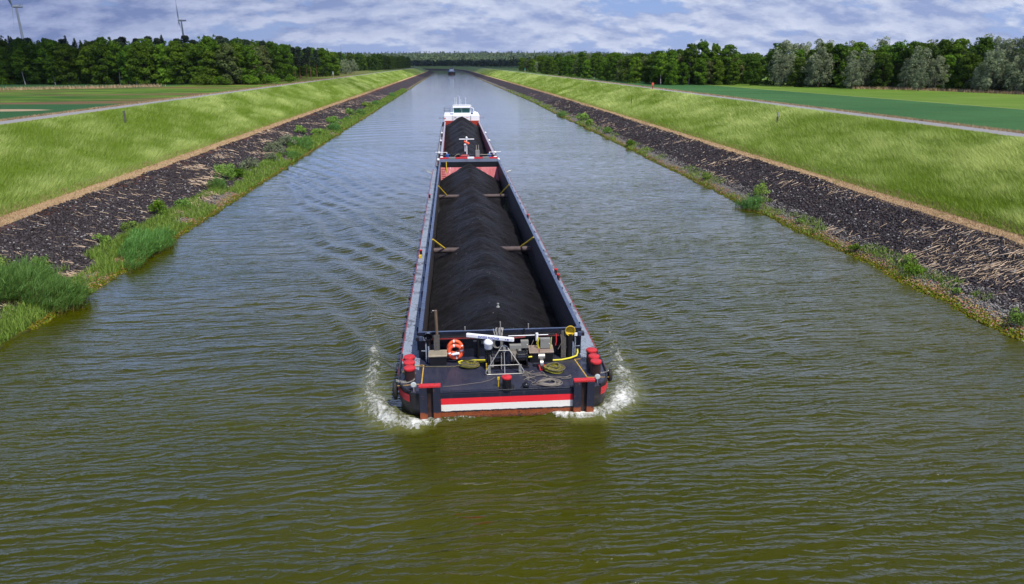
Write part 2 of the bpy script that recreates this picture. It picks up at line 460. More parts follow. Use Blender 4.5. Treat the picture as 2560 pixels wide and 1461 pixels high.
# ------------------------------------------------------------------ water: real wake geometry + wind ripples
FOAM_L = [(3.0, 27.30, .2, .35), (-0.39, 27.05, .30, .70), (-1.96, 26.72, .50, .95), (-3.25, 27.25, .68, .95), (-4.00, 28.8, .72, .85),
          (-4.30, 31.0, .62, .70), (-4.50, 33.9, .55, .50), (-4.90, 36.7, .45, .42), (-5.4, 40.0, .4, .34), (-6.0, 46.0, .4, .15)]
FOAM_R = [(2.2, 27.4, .18, .3), (3.6, 27.35, .25, .65), (5.15, 26.85, .42, .9), (6.3, 27.0, .60, .95), (7.45, 28.0, .74, .9), (8.1, 29.5, .68, .78),
          (8.4, 31.7, .56, .58), (8.7, 34.9, .45, .46), (9.1, 37.4, .42, .38), (9.9, 44, .4, .15)]
FOAM_B = [(-3.0, 97.5, .2, .6), (-3.5, 99.5, .45, .9), (-4.6, 103, .4, .35)]
FOAM_C = [(7.1, 97.5, .2, .6), (7.7, 99.3, .45, .9), (9.0, 103, .4, .35)]
FOAM_S = [(-2.9, 150, .6, .3), (-5, 158, 1.3, .5), (-8, 168, 1.6, .35)]
def seg_field(X, Y, pts):
    best = np.zeros_like(X)
    for (x0, y0, w0, s0), (x1, y1, w1, s1) in zip(pts, pts[1:]):
        dx, dy = x1 - x0, y1 - y0; L2 = dx * dx + dy * dy
        t = np.clip(((X - x0) * dx + (Y - y0) * dy) / L2, 0, 1)
        d = np.hypot(X - x0 - t * dx, Y - y0 - t * dy)
        w = w0 + (w1 - w0) * t; s = s0 + (s1 - s0) * t
        best = np.maximum(best, s * np.exp(-(d / w) ** 2))
    return best
def build_water():
    xs = np.unique(np.concatenate([np.linspace(-42, -8, 110), np.linspace(-8, 12.5, 190), np.linspace(12.5, 44, 90)]))
    ys = [-60.0]
    while ys[-1] < 1740:
        y = ys[-1]
        if y < 8: st = 2.0
        elif y < 26: st = 0.16
        elif y < 46: st = 0.11
        elif y < 115: st = 0.30
        else: st = 0.30 * (y / 115.0) ** 1.5
        ys.append(y + st)
    ys = np.array(ys); X, Y = np.meshgrid(xs, ys)
    sh = shiftR(Y)
    env = 1 / (1 + (np.maximum(Y, 0) / 260.0) ** 2)
    # --- wake: diverging crests left and right of the bow, long transverse waves
    xc = 2.05; Z = np.zeros_like(X)
    for side in (-1, 1):
        u = (X - xc) * side; back = Y - 27.0
        inside = sstep(0.33, 0.44, np.where(back > 0, (u - 4.0) / np.maximum(back, .1) + .0, 9) * 0 + 1) * 0 + 1
        edge = (u - 4.8) - (0.27 * back + 1.2)
        e = np.exp(-np.clip(-edge, 0, None) / 14.0) * sstep(1.5, -0.8, edge) * sstep(0, 6, back) * sstep(120, 60, back)
        nrm = (0.885, 0.465)
        ph = (u * nrm[0] - back * nrm[1])
        wob = (fbm(X * .16 + 3, Y * .10, 3) - .5) * 3.4
        lam = 2.5
        a = (.135 if side < 0 else .05) * (.55 + .9 * fbm(X * .2 + 9, Y * .12, 2))
        c = np.sin(2 * np.pi * (ph + wob) / lam); Z += a * e * (c + .35 * c * c - .17)
        # second, shorter family nearer the hull
        e2 = np.exp(-np.clip(u - 5.0, 0, None) / 4.0) * sstep(4.7, 5.4, u) * sstep(-1, 5, back) * sstep(90, 40, back)
        Z += .022 * e2 * np.sin(2 * np.pi * (u * .78 - back * .62 + wob * .8) / 1.15)
    Z += .030 * np.sin(2 * np.pi * (Y + (X - xc) ** 2 * .012 + 3.4 * fbm(X * .07, Y * .05, 2)) / 6.5) * sstep(115, 170, Y) * sstep(900, 300, Y)
    # swell of wind waves carried by the mesh
    wob = (fbm(X * .10, Y * .2, 3) - .5) * 7
    near = sstep(150, 60, Y)
    for (ax, ay, L, A, s) in ((-.10, .99, 1.35, .012, 0), (.12, .99, 1.75, .010, 2.1), (-.05, 1.0, 2.6, .016, 1.2)):
        amp = A * (.3 + 1.5 * fbm(X * .12 + s * 7, Y * .22 + s * 3, 3))
        Z += near * amp * np.sin(2 * np.pi * (X * ax + Y * ay + wob * .30 + (fbm(X * .35 + s, Y * .6, 2) - .5) * 1.5) / L + s)
    foam = np.maximum.reduce([seg_field(X, Y, f) for f in (FOAM_L, FOAM_R, FOAM_B, FOAM_C, FOAM_S)])
    brk = .55 + .9 * fbm(X * 1.1, Y * .7, 3)
    Z += foam * .16 * (.5 + fbm(X * 3.1, Y * 3.1, 3)) * sstep(60, 40, Y) + .05 * foam
    # aerated pale-green water just inside the bow wave
    aer = np.zeros_like(X)
    for pts in (FOAM_L, FOAM_R, FOAM_S):
        aer = np.maximum(aer, seg_field(X, Y, [(x, y, w * 1.7 + .15, s * .7) for x, y, w, s in pts[2:]]))
    foam = foam * brk
    Z *= (0.3 + .7 * env)
    V = np.stack([X + sh, Y, Z], -1).reshape(-1, 3)
    m, g = new_mat('canal_water'); p = g.pos(); x, y, z = g.sep(p)
    calm = g.m('MULTIPLY', g.m('MULTIPLY', g.mapr(y, 26, 100, 0.95, 0.30), g.mapr(y, 150, 420, 1.0, 0.3)), g.m('MAXIMUM', g.mapr(x, -2, -12, 1.0, 0.62), g.mapr(y, 42, 30)))
    def train(ang, lam, amp, seed, power=1.5):
        """long crested wind ripples: sharp narrow crests, broken up along their length"""
        ca, sa = math.cos(ang), math.sin(ang)
        d = g.m('ADD', g.m('MULTIPLY', y, ca), g.m('MULTIPLY', x, sa))
        n1 = g.noise(g.mapping(p, (0.16, 0.30, 0), loc=(seed, seed * 2, 0)), 1.0, 2, 0.5)
        n2 = g.noise(g.mapping(p, (0.9, 1.5, 0), loc=(seed * 3, seed, 0)), 1.0, 3, 0.55)
        ph = g.m('ADD', g.m('MULTIPLY', d, math.pi / lam), g.m('ADD', g.m('MULTIPLY', n1, 13.0), g.m('MULTIPLY', n2, 2.6)))
        c = g.m('POWER', g.m('SUBTRACT', 1.0, g.m('ABSOLUTE', g.m('SINE', ph))), power)
        a = g.mapr(g.noise(g.mapping(p, (0.55, 1.3, 0), loc=(seed * 5, 1, 0)), 1.0, 2, .5), 0.30, 0.68, 0.05, 1.0)
        return g.m('MULTIPLY', g.m('MULTIPLY', c, a), amp)
    w2 = g.noise(g.mapping(p, (2.2, 4.6, 0), rot=(0, 0, -0.22), loc=(4, 9, 0)), 1.0, 3, 0.55, 0.5)
    w3 = g.noise(g.mapping(p, (7.5, 10.5, 0), rot=(0, 0, 0.35), loc=(1, 2, 0)), 1.0, 2, 0.6, 0.3)
    patch = g.mapr(g.noise(g.mapping(p, (0.045, 0.10, 0)), 1.0, 3), 0.33, 0.66, 0.65, 1.25)
    hgt = g.m('ADD', train(-0.10, 0.50, 0.050, 3.1), g.m('ADD', train(0.09, 0.34, 0.030, 8.7), train(-0.30, 0.74, 0.036, 5.3)))
    hgt = g.m('ADD', hgt, g.m('ADD', g.m('MULTIPLY', w2, 0.04), g.m('MULTIPLY', w3, 0.014)))
    hgt = g.m('MULTIPLY', g.m('MULTIPLY', hgt, patch), calm)
    fo = g.attr('foam'); ae = g.attr('aer')
    fn = g.noise(p, 5.0, 7, 0.72, 0.8); fn2 = g.noise(g.mapping(p, (2.2, 1.1, 1)), 1.0, 5, 0.7, 1.0)
    fm = g.m('ADD', fo, g.m('ADD', g.m('MULTIPLY', g.m('SUBTRACT', fn, .5), 1.9), g.m('MULTIPLY', g.m('SUBTRACT', fn2, .5), 1.7)))
    mask = g.m('MULTIPLY', g.mapr(fm, 0.50, 1.05), g.mapr(fo, 0.06, 0.3, 0, .84))
    big = g.noise(g.mapping(p, (0.05, 0.09, 0)), 1.0, 3)
    base = g.mix(g.mapr(big, .3, .7), (0.027, 0.031, 0.0003), (0.040, 0.041, 0.0005))
    base = g.mix(g.m('MULTIPLY', g.mapr(g.m('ADD', ae, g.m('MULTIPLY', g.m('SUBTRACT', fn2, .5), .5)), 0.25, 1.0), 0.65), base, (0.24, 0.25, 0.085))
    base = g.mix(mask, base, (0.80, 0.82, 0.78))
    hgt = g.m('ADD', hgt, g.m('MULTIPLY', g.m('MULTIPLY', fn, mask), 0.10))
    principled(g, base, g.m('ADD', 0.045, g.m('MULTIPLY', mask, 0.6)), 0, g.bump(hgt, 1.0), ior=1.333, spec=0.5)
    o = np_mesh('canal_water', V, grid_faces(len(ys), len(xs)), m, {'foam': foam.ravel(), 'aer': aer.ravel()}, smooth=True)
    tag(o, kind='structure')
build_water()
# ------------------------------------------------------------------ paints
P_navy = paint('navy_paint', (0.010, 0.013, 0.028), 0.30, 0, 0.35, (0.05, 0.035, 0.03), 0.15, 0.02, 1.2)
P_black = paint('black_paint', (0.008, 0.008, 0.010), 0.35, 0, 0.4, (0.03, 0.022, 0.02), 0.1, 0.02, 2)
P_gloss = paint('black_gloss', (0.010, 0.010, 0.013), 0.16, 0, 0.3)
P_red = paint('red_paint', (0.68, 0.018, 0.026), 0.50, 0, 0.30, (0.16, 0.03, 0.02), 0.35, 0.05, 5)
P_redline = paint('red_rail_paint', (0.28, 0.028, 0.028), 0.5, 0, 0.4, (0.06, 0.03, 0.03), 0.5, 0, 2)
P_white = paint('white_paint', (0.78, 0.77, 0.72), 0.45, 0, 0.06, (0.45, 0.36, 0.26), 0.05)
P_whiteg = paint('white_plastic', (0.80, 0.80, 0.80), 0.35, 0, 0.04)
P_yel = paint('yellow_paint', (0.62, 0.42, 0.015), 0.5, 0, 0.25, (0.15, 0.10, 0.04), 0.25)
P_yelline = paint('yellow_line_paint', (0.60, 0.36, 0.04), 0.55, 0, 0.3, (0.10, 0.07, 0.04), 0.4, 0, 5)
P_hose = paint('yellow_hose_rubber', (0.66, 0.58, 0.03), 0.5, 0, 0.15)
P_orange = paint('orange_foam', (0.80, 0.10, 0.035), 0.5, 0, 0.15)
P_grey = paint('grey_enamel', (0.215, 0.215, 0.195), 0.45, 0, 0.12, (0.10, 0.09, 0.07), 0.2)
P_steel = paint('galvanised_steel', (0.42, 0.40, 0.36), 0.38, 0.55, 0.25)
P_wood = paint('weathered_wood', (0.20, 0.185, 0.17), 0.85, 0, 0.35, (0.09, 0.08, 0.07), 0.3, 0.3, 6)
P_brownpipe = paint('brown_pipe', (0.17, 0.115, 0.075), 0.5, 0.2, 0.35)
P_rust = paint('rust', (0.23, 0.062, 0.018), 0.85, 0, 0.5, (0.03, 0.02, 0.02), 0.35, 0.3, 2.2)
P_holdwall = paint('hold_plate', (0.024, 0.015, 0.014), 0.7, 0, 0.4, (0.02, 0.016, 0.018), 0.4, 0.05, .8)
P_bolside = paint('bollard_iron', (0.035, 0.018, 0.018), 0.35, 0, 0.4, (0.10, 0.04, 0.03), 0.2)
P_deckblue = paint('blue_grey_deck', (0.23, 0.27, 0.335), 0.55, 0, 0.22, (0.07, 0.07, 0.085), 0.5, 0.02, .9)
P_coamtop = paint('blue_coaming_paint', (0.045, 0.065, 0.125), 0.38, 0, 0.25, (0.03, 0.035, 0.06), 0.4, 0.02, .9)
P_rope = paint('rope_fibre', (0.46, 0.40, 0.22), 0.9, 0, 0.35, None, 0, .3, 20)
P_ropey = paint('yellow_rope_fibre', (0.66, 0.60, 0.06), 0.85, 0, 0.35, None, 0, .3, 20)
P_cable = paint('grey_cable', (0.20, 0.175, 0.15), 0.7, 0, 0.3)
P_ropeg = paint('pale_rope_fibre', (0.38, 0.36, 0.33), 0.9, 0, 0.25)
P_rubber = paint('tyre_rubber', (0.012, 0.012, 0.012), 0.75, 0, 0.3)
P_beam = paint('rusty_tube', (0.085, 0.060, 0.058), 0.7, 0.1, 0.35)
P_green = paint('green_rope', (0.03, 0.22, 0.13), 0.8)
P_glassl = paint('lamp_lens', (0.62, 0.68, 0.66), 0.08, 0.3, 0.1)
P_blue = paint('blue_lettering', (0.02, 0.06, 0.40), 0.5)
P_dkblue = paint('blue_drum', (0.01, 0.08, 0.30), 0.4)

def mat_deck():
    m, g = new_mat('bow_deck_paint'); p = g.pos()
    a = g.noise(p, 0.8, 6, .6); b = g.noise(g.mapping(p, (3, .7, 1)), 1.5, 5, .65); c2 = g.noise(p, 16, 3, .7)
    c = g.mix(a, (0.012, 0.014, 0.032), (0.034, 0.036, 0.060))
    c = g.mix(g.mapr(b, .50, .72, 0, .55), c, (0.055, 0.052, 0.062))
    c = g.mix(g.mapr(c2, .66, .74, 0, .5), c, (0.10, 0.09, 0.08))
    principled(g, c, g.mapr(b, .3, .7, .22, .48), 0, g.bump(g.m('ADD', g.m('MULTIPLY', a, .6), g.m('MULTIPLY', c2, .1)), 0.02)); return m
P_deck = mat_deck()
def mat_plate():
    """bow plate: white and red bands with a chipped rusty boot line"""
    m, g = new_mat('bow_plate_paint'); p = g.pos(); x, y, z = g.sep(p)
    n = g.noise(g.mapping(p, (2.0, 2, 7)), 1.4, 7, .75); f = g.noise(p, 11, 5, .7)
    s = g.noise(g.mapping(p, (7, 7, .6)), 1.0, 4, .6)
    c = g.mix(g.mapr(z, 1.000, 1.006), (0.76, 0.022, 0.035), (0.011, 0.013, 0.028))
    c = g.mix(g.mapr(z, 0.700, 0.706), (0.80, 0.77, 0.70), c)
    zz = g.m('ADD', z, g.m('MULTIPLY', g.m('SUBTRACT', n, .5), .16))
    c = g.mix(g.mapr(zz, 0.385, 0.395), (0.012, 0.012, 0.018), c)
    r = g.mix(g.mapr(n, .35, .65), (0.34, 0.085, 0.022), (0.16, 0.040, 0.014))
    r = g.mix(g.mapr(f, .58, .66), r, (0.015, 0.012, 0.014))
    z2 = g.m('ADD', z, g.m('MULTIPLY', g.m('SUBTRACT', f, .5), .22))
    c = g.mix(g.mapr(z2, 0.31, 0.325), r, c)
    chips = g.m('MULTIPLY', g.mapr(f, .68, .72), g.mapr(z, 1.05, 1.15)); c = g.mix(chips, c, (0.28, 0.12, 0.05))
    c = g.mix(g.mapr(s, .58, .80, 0, .18), c, (0.30, 0.20, 0.14))
    wet = g.mapr(z, .10, .0); c = g.mix(g.m('MULTIPLY', wet, .6), c, (0.02, 0.012, 0.008))
    principled(g, c, .5, 0, g.bump(f, 0.01)); return m
P_plate = mat_plate()
def mat_post():
    m, g = new_mat('push_post_paint'); p = g.pos(); x, y, z = g.sep(p)
    n = g.noise(g.mapping(p, (3, 3, 5)), 1.3, 6, .75); f = g.noise(p, 10, 5, .7)
    c = g.mix(n, (0.010, 0.013, 0.028), (0.022, 0.025, 0.045))
    c = g.mix(g.mapr(g.m('ADD', g.m('MULTIPLY', f, .6), g.m('MULTIPLY', n, .4)), .585, .62), c, (0.20, 0.07, 0.03))
    z2 = g.m('ADD', z, g.m('MULTIPLY', g.m('SUBTRACT', n, .5), .45))
    c = g.mix(g.mapr(z2, 0.40, 0.44), g.mix(f, (0.36, 0.085, 0.02), (0.12, 0.03, 0.012)), c)
    c = g.mix(g.mapr(z, 1.655, 1.66), c, (0.76, 0.03, 0.04))
    principled(g, c, .5, 0, g.bump(f, .015)); return m
P_post = mat_post()
def mat_hullside():
    m, g = new_mat('hull_side_paint'); p = g.pos(); x, y, z = g.sep(p)
    n = g.noise(g.mapping(p, (1.2, 1.2, 4)), 1.0, 6, .7); f = g.noise(p, 9, 4, .7)
    c = g.mix(n, (0.010, 0.011, 0.018), (0.030, 0.026, 0.030))
    c = g.mix(g.mapr(n, .56, .66, 0, .6), c, (0.075, 0.05, 0.042))
    c = g.mix(g.mapr(f, .70, .74), c, (0.22, 0.08, 0.03))
    c = g.mix(g.mapr(g.m('ADD', z, g.m('MULTIPLY', f, .2)), .22, .12), c, (0.10, 0.05, 0.025))
    principled(g, c, .45, 0, g.bump(n, .02)); return m
P_hull = mat_hullside()
def mat_coal():
    m, g = new_mat('coal_heap'); p = g.pos()
    a = g.noise(p, 0.55, 6, .65); f = g.noise(p, 9, 6, .8); ff = g.noise(p, 30, 3, .8)
    x, y, z = g.sep(p)
    streak = g.noise(g.mapping(p, (0.35, 2.2, 0.6), rot=(0, 0, 0.15)), 1.6, 6, .7)
    c = g.mix(g.mapr(a, .3, .7), (0.0028, 0.0024, 0.0032), (0.0078, 0.006, 0.0068))
    c = g.mix(g.mapr(streak, .50, .66, 0, .8), c, (0.026, 0.021, 0.024))
    c = g.mix(g.mapr(ff, .62, .72, 0, .6), c, (0.034, 0.032, 0.037))
    spk = g.voro(p, 7.0); sp2 = g.sep(g.voro(p, 7.0, 'Color'))[0]
    c = g.mix(g.m('MULTIPLY', g.mapr(spk, .22, .15), g.mapr(sp2, .95, .97)), c, (0.34, 0.34, 0.36))  # pale specks put coal glints into the colour
    h = g.m('ADD', g.m('MULTIPLY', f, .8), g.m('MULTIPLY', ff, .35))
    principled(g, c, .62, 0, g.bump(h, 0.24), spec=.2); return m
P_coal = mat_coal()
def mat_pink():
    m, g = new_mat('faded_red_bulkhead'); p = g.pos(); x, y, z = g.sep(p)
    s = g.noise(g.mapping(p, (2.6, 2.6, .22)), 1.0, 4, .6); f = g.noise(p, 3, 4, .6)
    c = g.mix(g.mapr(s, .35, .62), (0.40, 0.075, 0.085), (0.50, 0.17, 0.18))
    c = g.mix(g.mapr(s, .60, .70), c, (0.68, 0.55, 0.56)); c = g.mix(g.mapr(f, .4, .8, 0, .3), c, (0.30, 0.05, 0.06))
    principled(g, c, .7); return m
P_pink = mat_pink()
P_redhold = paint('orange_red_bulkhead', (0.36, 0.030, 0.012), 0.6, 0, 0.22, (0.18, 0.02, 0.01), 0.3, 0, 1)
P_glassw, gg = new_mat('tinted_window_glass')
_gn = gg.n.new('ShaderNodeBsdfPrincipled'); gg.put(_gn.inputs['Base Color'], (0.05, 0.16, 0.15)); gg.put(_gn.inputs['Roughness'], 0.05)
_gn.inputs['Transmission Weight'].default_value = 0.35; _gn.inputs['Alpha'].default_value = 1.0; finish(gg, _gn.outputs[0])

# ------------------------------------------------------------------ the lighter (front barge)
XC = 2.05; Y0 = 27.3; DZ = 1.27
HWK = 4.86
def outline(z_in=0.0, rake=0.0):
    """plan outline of the bow, left post to right post is the flat plate"""
    right = [(3.90, Y0 - .12), (4.25, Y0 + .02), (4.50, Y0 + .28), (4.70, Y0 + .70), (4.82, Y0 + 1.2), (4.86, Y0 + 1.9)]
    return right
barge = empty('cargo_barge', (XC, Y0, 0), 'long open black coal barge with red and white striped blunt bow, leading the convoy', 'barge')
# hull shell: lofted from outline rows
def hull_shell(name, xc, y0, y1, hw_pts, rows, mat, parent, stern=True):
    mb = MB(); prev = None; n = None
    for z, inset in rows:
        pts = []
        for dx, dy in hw_pts:
            k = max(0.0, 1 - dy / 2.2)
            pts.append((dx - inset * (.35 + .9 * (1 - k) * 0) * (1 if dy > .1 else .3), dy + inset * k * 1.1))
        full = [(xc - dx, y0 + dy, z) for dx, dy in reversed(pts)] + [(xc + dx, y0 + dy, z) for dx, dy in pts]
        w = pts[-1][0]
        full = [(xc - w, y1, z)] + full + [(xc + w, y1, z)]
        k0 = len(mb.v); n = len(full); mb.v += full
        if prev is not None:
            for i in range(n - 1):
                mb.f.append((prev + i, prev + i + 1, k0 + i + 1, k0 + i)); mb.sm.append(True)
            if stern: mb.f.append((prev + n - 1, prev, k0, k0 + n - 1)); mb.sm.append(False)
        prev = k0
    return mb.build(name, mat, parent)
hwp = [(dx, yy - Y0) for dx, yy in outline()]
hull_shell('hull', XC, Y0, 94.6, hwp, [(DZ, 0), (.55, 0.0), (.28, .10), (-.9, .9)], P_hull, barge)
# deck: polygon over bow, then side decks
mb = MB(); zt = DZ + .004
fr = [(XC - dx, Y0 + dy, zt) for dx, dy in reversed(hwp)] + [(XC + dx, Y0 + dy, zt) for dx, dy in hwp]
fr = [(XC - 4.86, 31.0, zt)] + fr + [(XC + 4.86, 31.0, zt)]
mb.add(fr, [tuple(range(len(fr)))]); mb.build('bow_deck', P_deck, barge)
for s in (-1, 1):
    mb = MB(); xa, xb = XC + s * 3.95, XC + s * 4.86
    x0, x1 = min(xa, xb), max(xa, xb)
    mb.add([(x0, 31.0, zt), (x1, 31.0, zt), (x1, 94.6, zt), (x0, 94.6, zt)], [(0, 1, 2, 3)])
    # light triangular wing where the side deck meets the bow deck
    mb.add([(x0, 30.2 if s > 0 else 30.5, zt + .004), (x1, 29.6 if s < 0 else 30.3, zt + .004), (x1, 31.0, zt + .004), (x0, 31.0, zt + .004)], [(0, 1, 2, 3)])
    mb.build('side_deck', P_deckblue, barge)
    # rubbing rail
    mb = MB(); pts = [(XC + s * (dx + .03), Y0 + dy, DZ - .03) for dx, dy in hwp[1:]] + [(XC + s * 4.89, y, DZ - .03) for y in range(31, 95, 3)]
    mb.tube([p for p in pts if p[1] > 29.0], .045, 6); mb.build('rub_rail', P_redline, barge)
    mb = MB(); mb.tube([(XC + s * (dx - .03), Y0 + dy, DZ + .05) for dx, dy in hwp[1:]] + [(XC + s * 4.84, 29.8, DZ + .05), (XC + s * 4.84, 31.4, DZ + .05)], .05, 6)
    mb.build('toe_rail', P_black, barge)
    # red painted flash on the curved bow shoulder
    mb = MB(); q = [(dx + .02, dy - .02) for dx, dy in hwp]
    seg = q[1:5]
    vs = []
    for dx, dy in seg: vs += [(XC + s * dx, Y0 + dy, DZ - .10), (XC + s * dx, Y0 + dy, DZ - .46)]
    mb.add(vs, [(2 * i, 2 * i + 1, 2 * i + 3, 2 * i + 2) for i in range(len(seg) - 1)], True)
    mb.build('red_flash', P_red, barge)
# striped front plate
mb = MB(); mb.bx(XC - 2.90, XC + 2.98, Y0 - .17, Y0 + .02, -.35, 1.235); mb.build('bow_plate', P_plate, barge, bevel=.015)
mb = MB(); mb.bx(XC - 2.9, XC + 2.98, Y0 - .16, Y0 + .06, 1.236, 1.285); mb.tube([(XC - .4, Y0 - .1, 1.30), (XC + 2.98, Y0 - .1, 1.30)], .018, 6)
mb.build('bow_sill', P_navy, barge)
mb = MB(); mb.cyl((XC - 2.9, Y0 - .12, .05), (XC + 2.98, Y0 - .12, .05), .11, n=12); mb.build('bow_fender_bar', P_rust, barge)
# push posts
for cx in (XC - 3.36, XC + 3.44):
    mb = MB()
    mb.bx(cx - .46, cx - .13, Y0 - .38, Y0 - .13, -.5, 1.655); mb.bx(cx + .13, cx + .46, Y0 - .38, Y0 - .13, -.5, 1.655)
    post = mb.build('push_post', P_post, barge, bevel=.01)
    mb = MB(); mb.bx(cx - .13, cx + .13, Y0 - .20, Y0 - .14, -.4, 1.655); mb.build('recess_plate', P_bolside, post)  # dark iron colour also stands in for the shadow in the gap
    mb = MB(); mb.bx(cx - .47, cx + .47, Y0 - .39, Y0 - .12, 1.66, 1.75); mb.build('red_cap', P_red, post, bevel=.012)
# breakwater: cross wall in front of the hold
BY = 30.95; WZ = 2.62
mb = MB(); mb.bx(XC - 4.0, XC + 4.0, BY, BY + .10, 0.2, WZ); mb.build('cross_wall', P_navy, barge)
mb = MB(); mb.bx(XC - 4.1, XC + 4.1, BY - .32, BY - .003, WZ - .30, WZ - .12); mb.build('wall_shelf', P_black, barge, bevel=.02)
mb = MB(); mb.bx(XC - 4.02, XC + 4.02, BY - .01, BY + .12, WZ + .003, WZ + .03); mb.build('wall_top_rail', P_coamtop, barge, bevel=.01)
for (a, b) in ((-3.5, -1.3), (1.6, 3.5)):
    mb = MB(); mb.bx(XC + a, XC + b, BY - .335, BY - .322, WZ - .24, WZ - .185); mb.build('red_stripe', P_redline, barge)
mb = MB(); mb.tube([(XC + .35, BY - .36, WZ - .16), (XC + 2.3, BY - .36, WZ - .15)], .022, 6); mb.build('conduit', P_whiteg, barge)
mb = MB()
for k in range(3): mb.tube([(XC - .2, BY - .37, WZ - .2 - .03 * k), (XC + .4, BY - .38, WZ - .25 - .02 * k), (XC + 1.2, BY - .36, WZ - .2 - .025 * k)], .014, 5)
mb.build('cable_run', P_redline, barge)
for sx in (-1, 1):
    mb = MB(); mb.bx(XC + sx * 3.66 - .07, XC + sx * 3.66 + .07, BY - .42, BY - .325, WZ - .24, WZ - .1); mb.build('end_light', P_whiteg, barge)
    mb = MB(); mb.box((XC + sx * 3.86, BY - .36, WZ - .15), (.18, .12, .2)); mb.build('end_bracket', P_coamtop, barge, bevel=.01)
    # grey blue web plates and handrails beside the wall
    mb = MB(); mb.bx(XC + sx * 3.62 - .03, XC + sx * 3.62 + .03, BY - .50, BY - .003, DZ + .01, WZ - .32)
    mb.bx(XC + sx * 3.42 - .16, XC + sx * 3.42 + .16, BY - .04, BY - .004, DZ + .01, DZ + .75)
    mb.build('web_plate', P_deckblue, barge)
    mb = MB(); mb.tube([(XC + sx * 3.2, BY - .45, DZ + .55), (XC + sx * 3.85, BY - .5, DZ + .62)], .022, 6)
    mb.tube([(XC + sx * 3.5, BY - .55, DZ), (XC + sx * 3.5, BY - .55, DZ + .85)], .04, 7)
    mb.build('hand_rail', P_deckblue, barge)
for px in (-2.2, -1.1, 2.55, .4):
    mb = MB(); mb.bx(XC + px - .04, XC + px + .04, BY - .28, BY - .004, DZ + .01, WZ - .31); mb.build('wall_stiffener', P_black, barge)
for px, pz, w, h in ((-1.25, 2.12, .17, .08), (-.82, 2.05, .28, .16)):
    mb = MB(); mb.bx(XC + px - w / 2, XC + px + w / 2, BY - .02, BY - .004, pz - h / 2, pz + h / 2); mb.build('name_plate', P_steel, barge)
for px in (-1.85, 1.67, .52):
    pass
# coamings, hold walls and floor
for s in (-1, 1):
    mb = MB(); xi, xo = XC + s * 3.80, XC + s * 4.0
    x0, x1 = min(xi, xo), max(xi, xo)
    mb.bx(x0, x1, BY + .18, 94.0, WZ - .06, WZ + .02); mb.build('coaming_top', P_coamtop, barge, bevel=.01)
    mb = MB(); mb.bx(XC + s * 3.96 - .03, XC + s * 3.96 + .03, BY + .1, 94.0, DZ, WZ - .063)
    for k in range(22): mb.bx(XC + s * 4.06 - .07, XC + s * 4.06 + .07, 32 + k * 2.85, 32.05 + k * 2.85, DZ, WZ - .10)
    mb.build('coaming_side', P_navy, barge)
    mb = MB(); mb.bx(XC + s * 3.86 - .04, XC + s * 3.86 + .04, BY + .1, 92.9, -1.5, WZ - .063); mb.build('hold_wall', P_holdwall, barge)
mb = MB(); mb.bx(XC - 3.76, XC + 3.76, 91.0, 94.0, WZ - .5, WZ + .03); mb.bx(XC - 3.76, XC + 3.76, 91.0, 91.15, 1.95, WZ - .5)
mb.build('aft_cross_deck', P_black, barge)
mb = MB(); mb.add([(XC - 3.8, 91.02, 1.98), (XC + 3.8, 91.02, 1.98), (XC + 3.8, 89.3, -1.6), (XC - 3.8, 89.3, -1.6)], [(0, 1, 2, 3)])
mb.build('aft_bulkhead', P_pink, barge)
mb = MB(); 
for k in range(16): mb.bx(XC - 3.7, XC - 3.15, 90.84 - k * .105, 90.88 - k * .105, 1.72 - k * .217, 1.76 - k * .217)
mb.build('ladder', P_redhold, barge)
mb = MB(); mb.tube([(XC - 3.05, 90.9, 2.72), (XC - 3.05, 90.85, 1.95), (XC - 3.0, 90.7, 1.3)], .07, 7); mb.build('yellow_post', P_yel, barge)
mb = MB(); mb.bx(XC - 3.76, XC + 3.76, BY + .1, 92.5, -1.6, -1.5); mb.build('hold_floor', P_holdwall, barge)
# cross beams with their yellow chains
for yb, zb in ((74.6, 1.12), (51.2, 1.30)):
    mb = MB(); mb.cyl((XC - 3.76, yb, zb), (XC + 3.76, yb, zb), .21, n=14); mb.build('cross_beam', P_beam, barge)
    for s in (-1, 1):
        mb = MB(); mb.tube([(XC + s * 3.78, yb - 1.5, WZ - .05), (XC + s * 2.95, yb - .1, zb + .2)], .065, 7); mb.build('yellow_strut', P_yel, barge)
# aft wing detail: bollards along the rail
def bollard(x, y, z, r, h, parent, capmat=P_red, name='bollard', body=None, flange=0.0):
    mb = MB(); mb.cyl((x, y, z), (x, y, z + h), r, n=20)
    if flange: mb.cyl((x, y, z + .003), (x, y, z + .035), flange, n=24)
    b = mb.build(name, body or P_bolside, parent)
    mb = MB(); mb.lathe((x, y, z + h), [(r * 1.04, -.11 * h / .7), (r * 1.12, -.10 * h / .7), (r * 1.12, .012), (r * 1.07, .024), (.001, .03)], 20); mb.build('bollard_cap', capmat, b)
    return b
for x, y in ((-2.25, 28.50), (-2.30, 29.12), (-2.33, 29.72), (6.31, 28.52), (6.33, 29.1), (6.36, 29.82)):
    b = bollard(x, y, DZ, .235, .66, barge)
mb = MB(); mb.cyl((-2.62, 29.75, DZ + .45), (-2.35, 29.72, DZ + .62), .1, .06, 10); mb.build('red_lever', P_red, barge)
bollard(2.08, 27.42, DZ, .20, .55, barge, flange=.36, body=P_black)
mb = MB(); mb.cyl((2.93, 27.33, DZ), (2.93, 27.33, DZ + .14), .13, n=16); mb.lathe((2.93, 27.33, DZ + .14), [(.17, 0), (.18, .05), (.12, .1), (.07, .16), (.001, .17)], 16)
mb.build('vent_cap', P_gloss, barge)
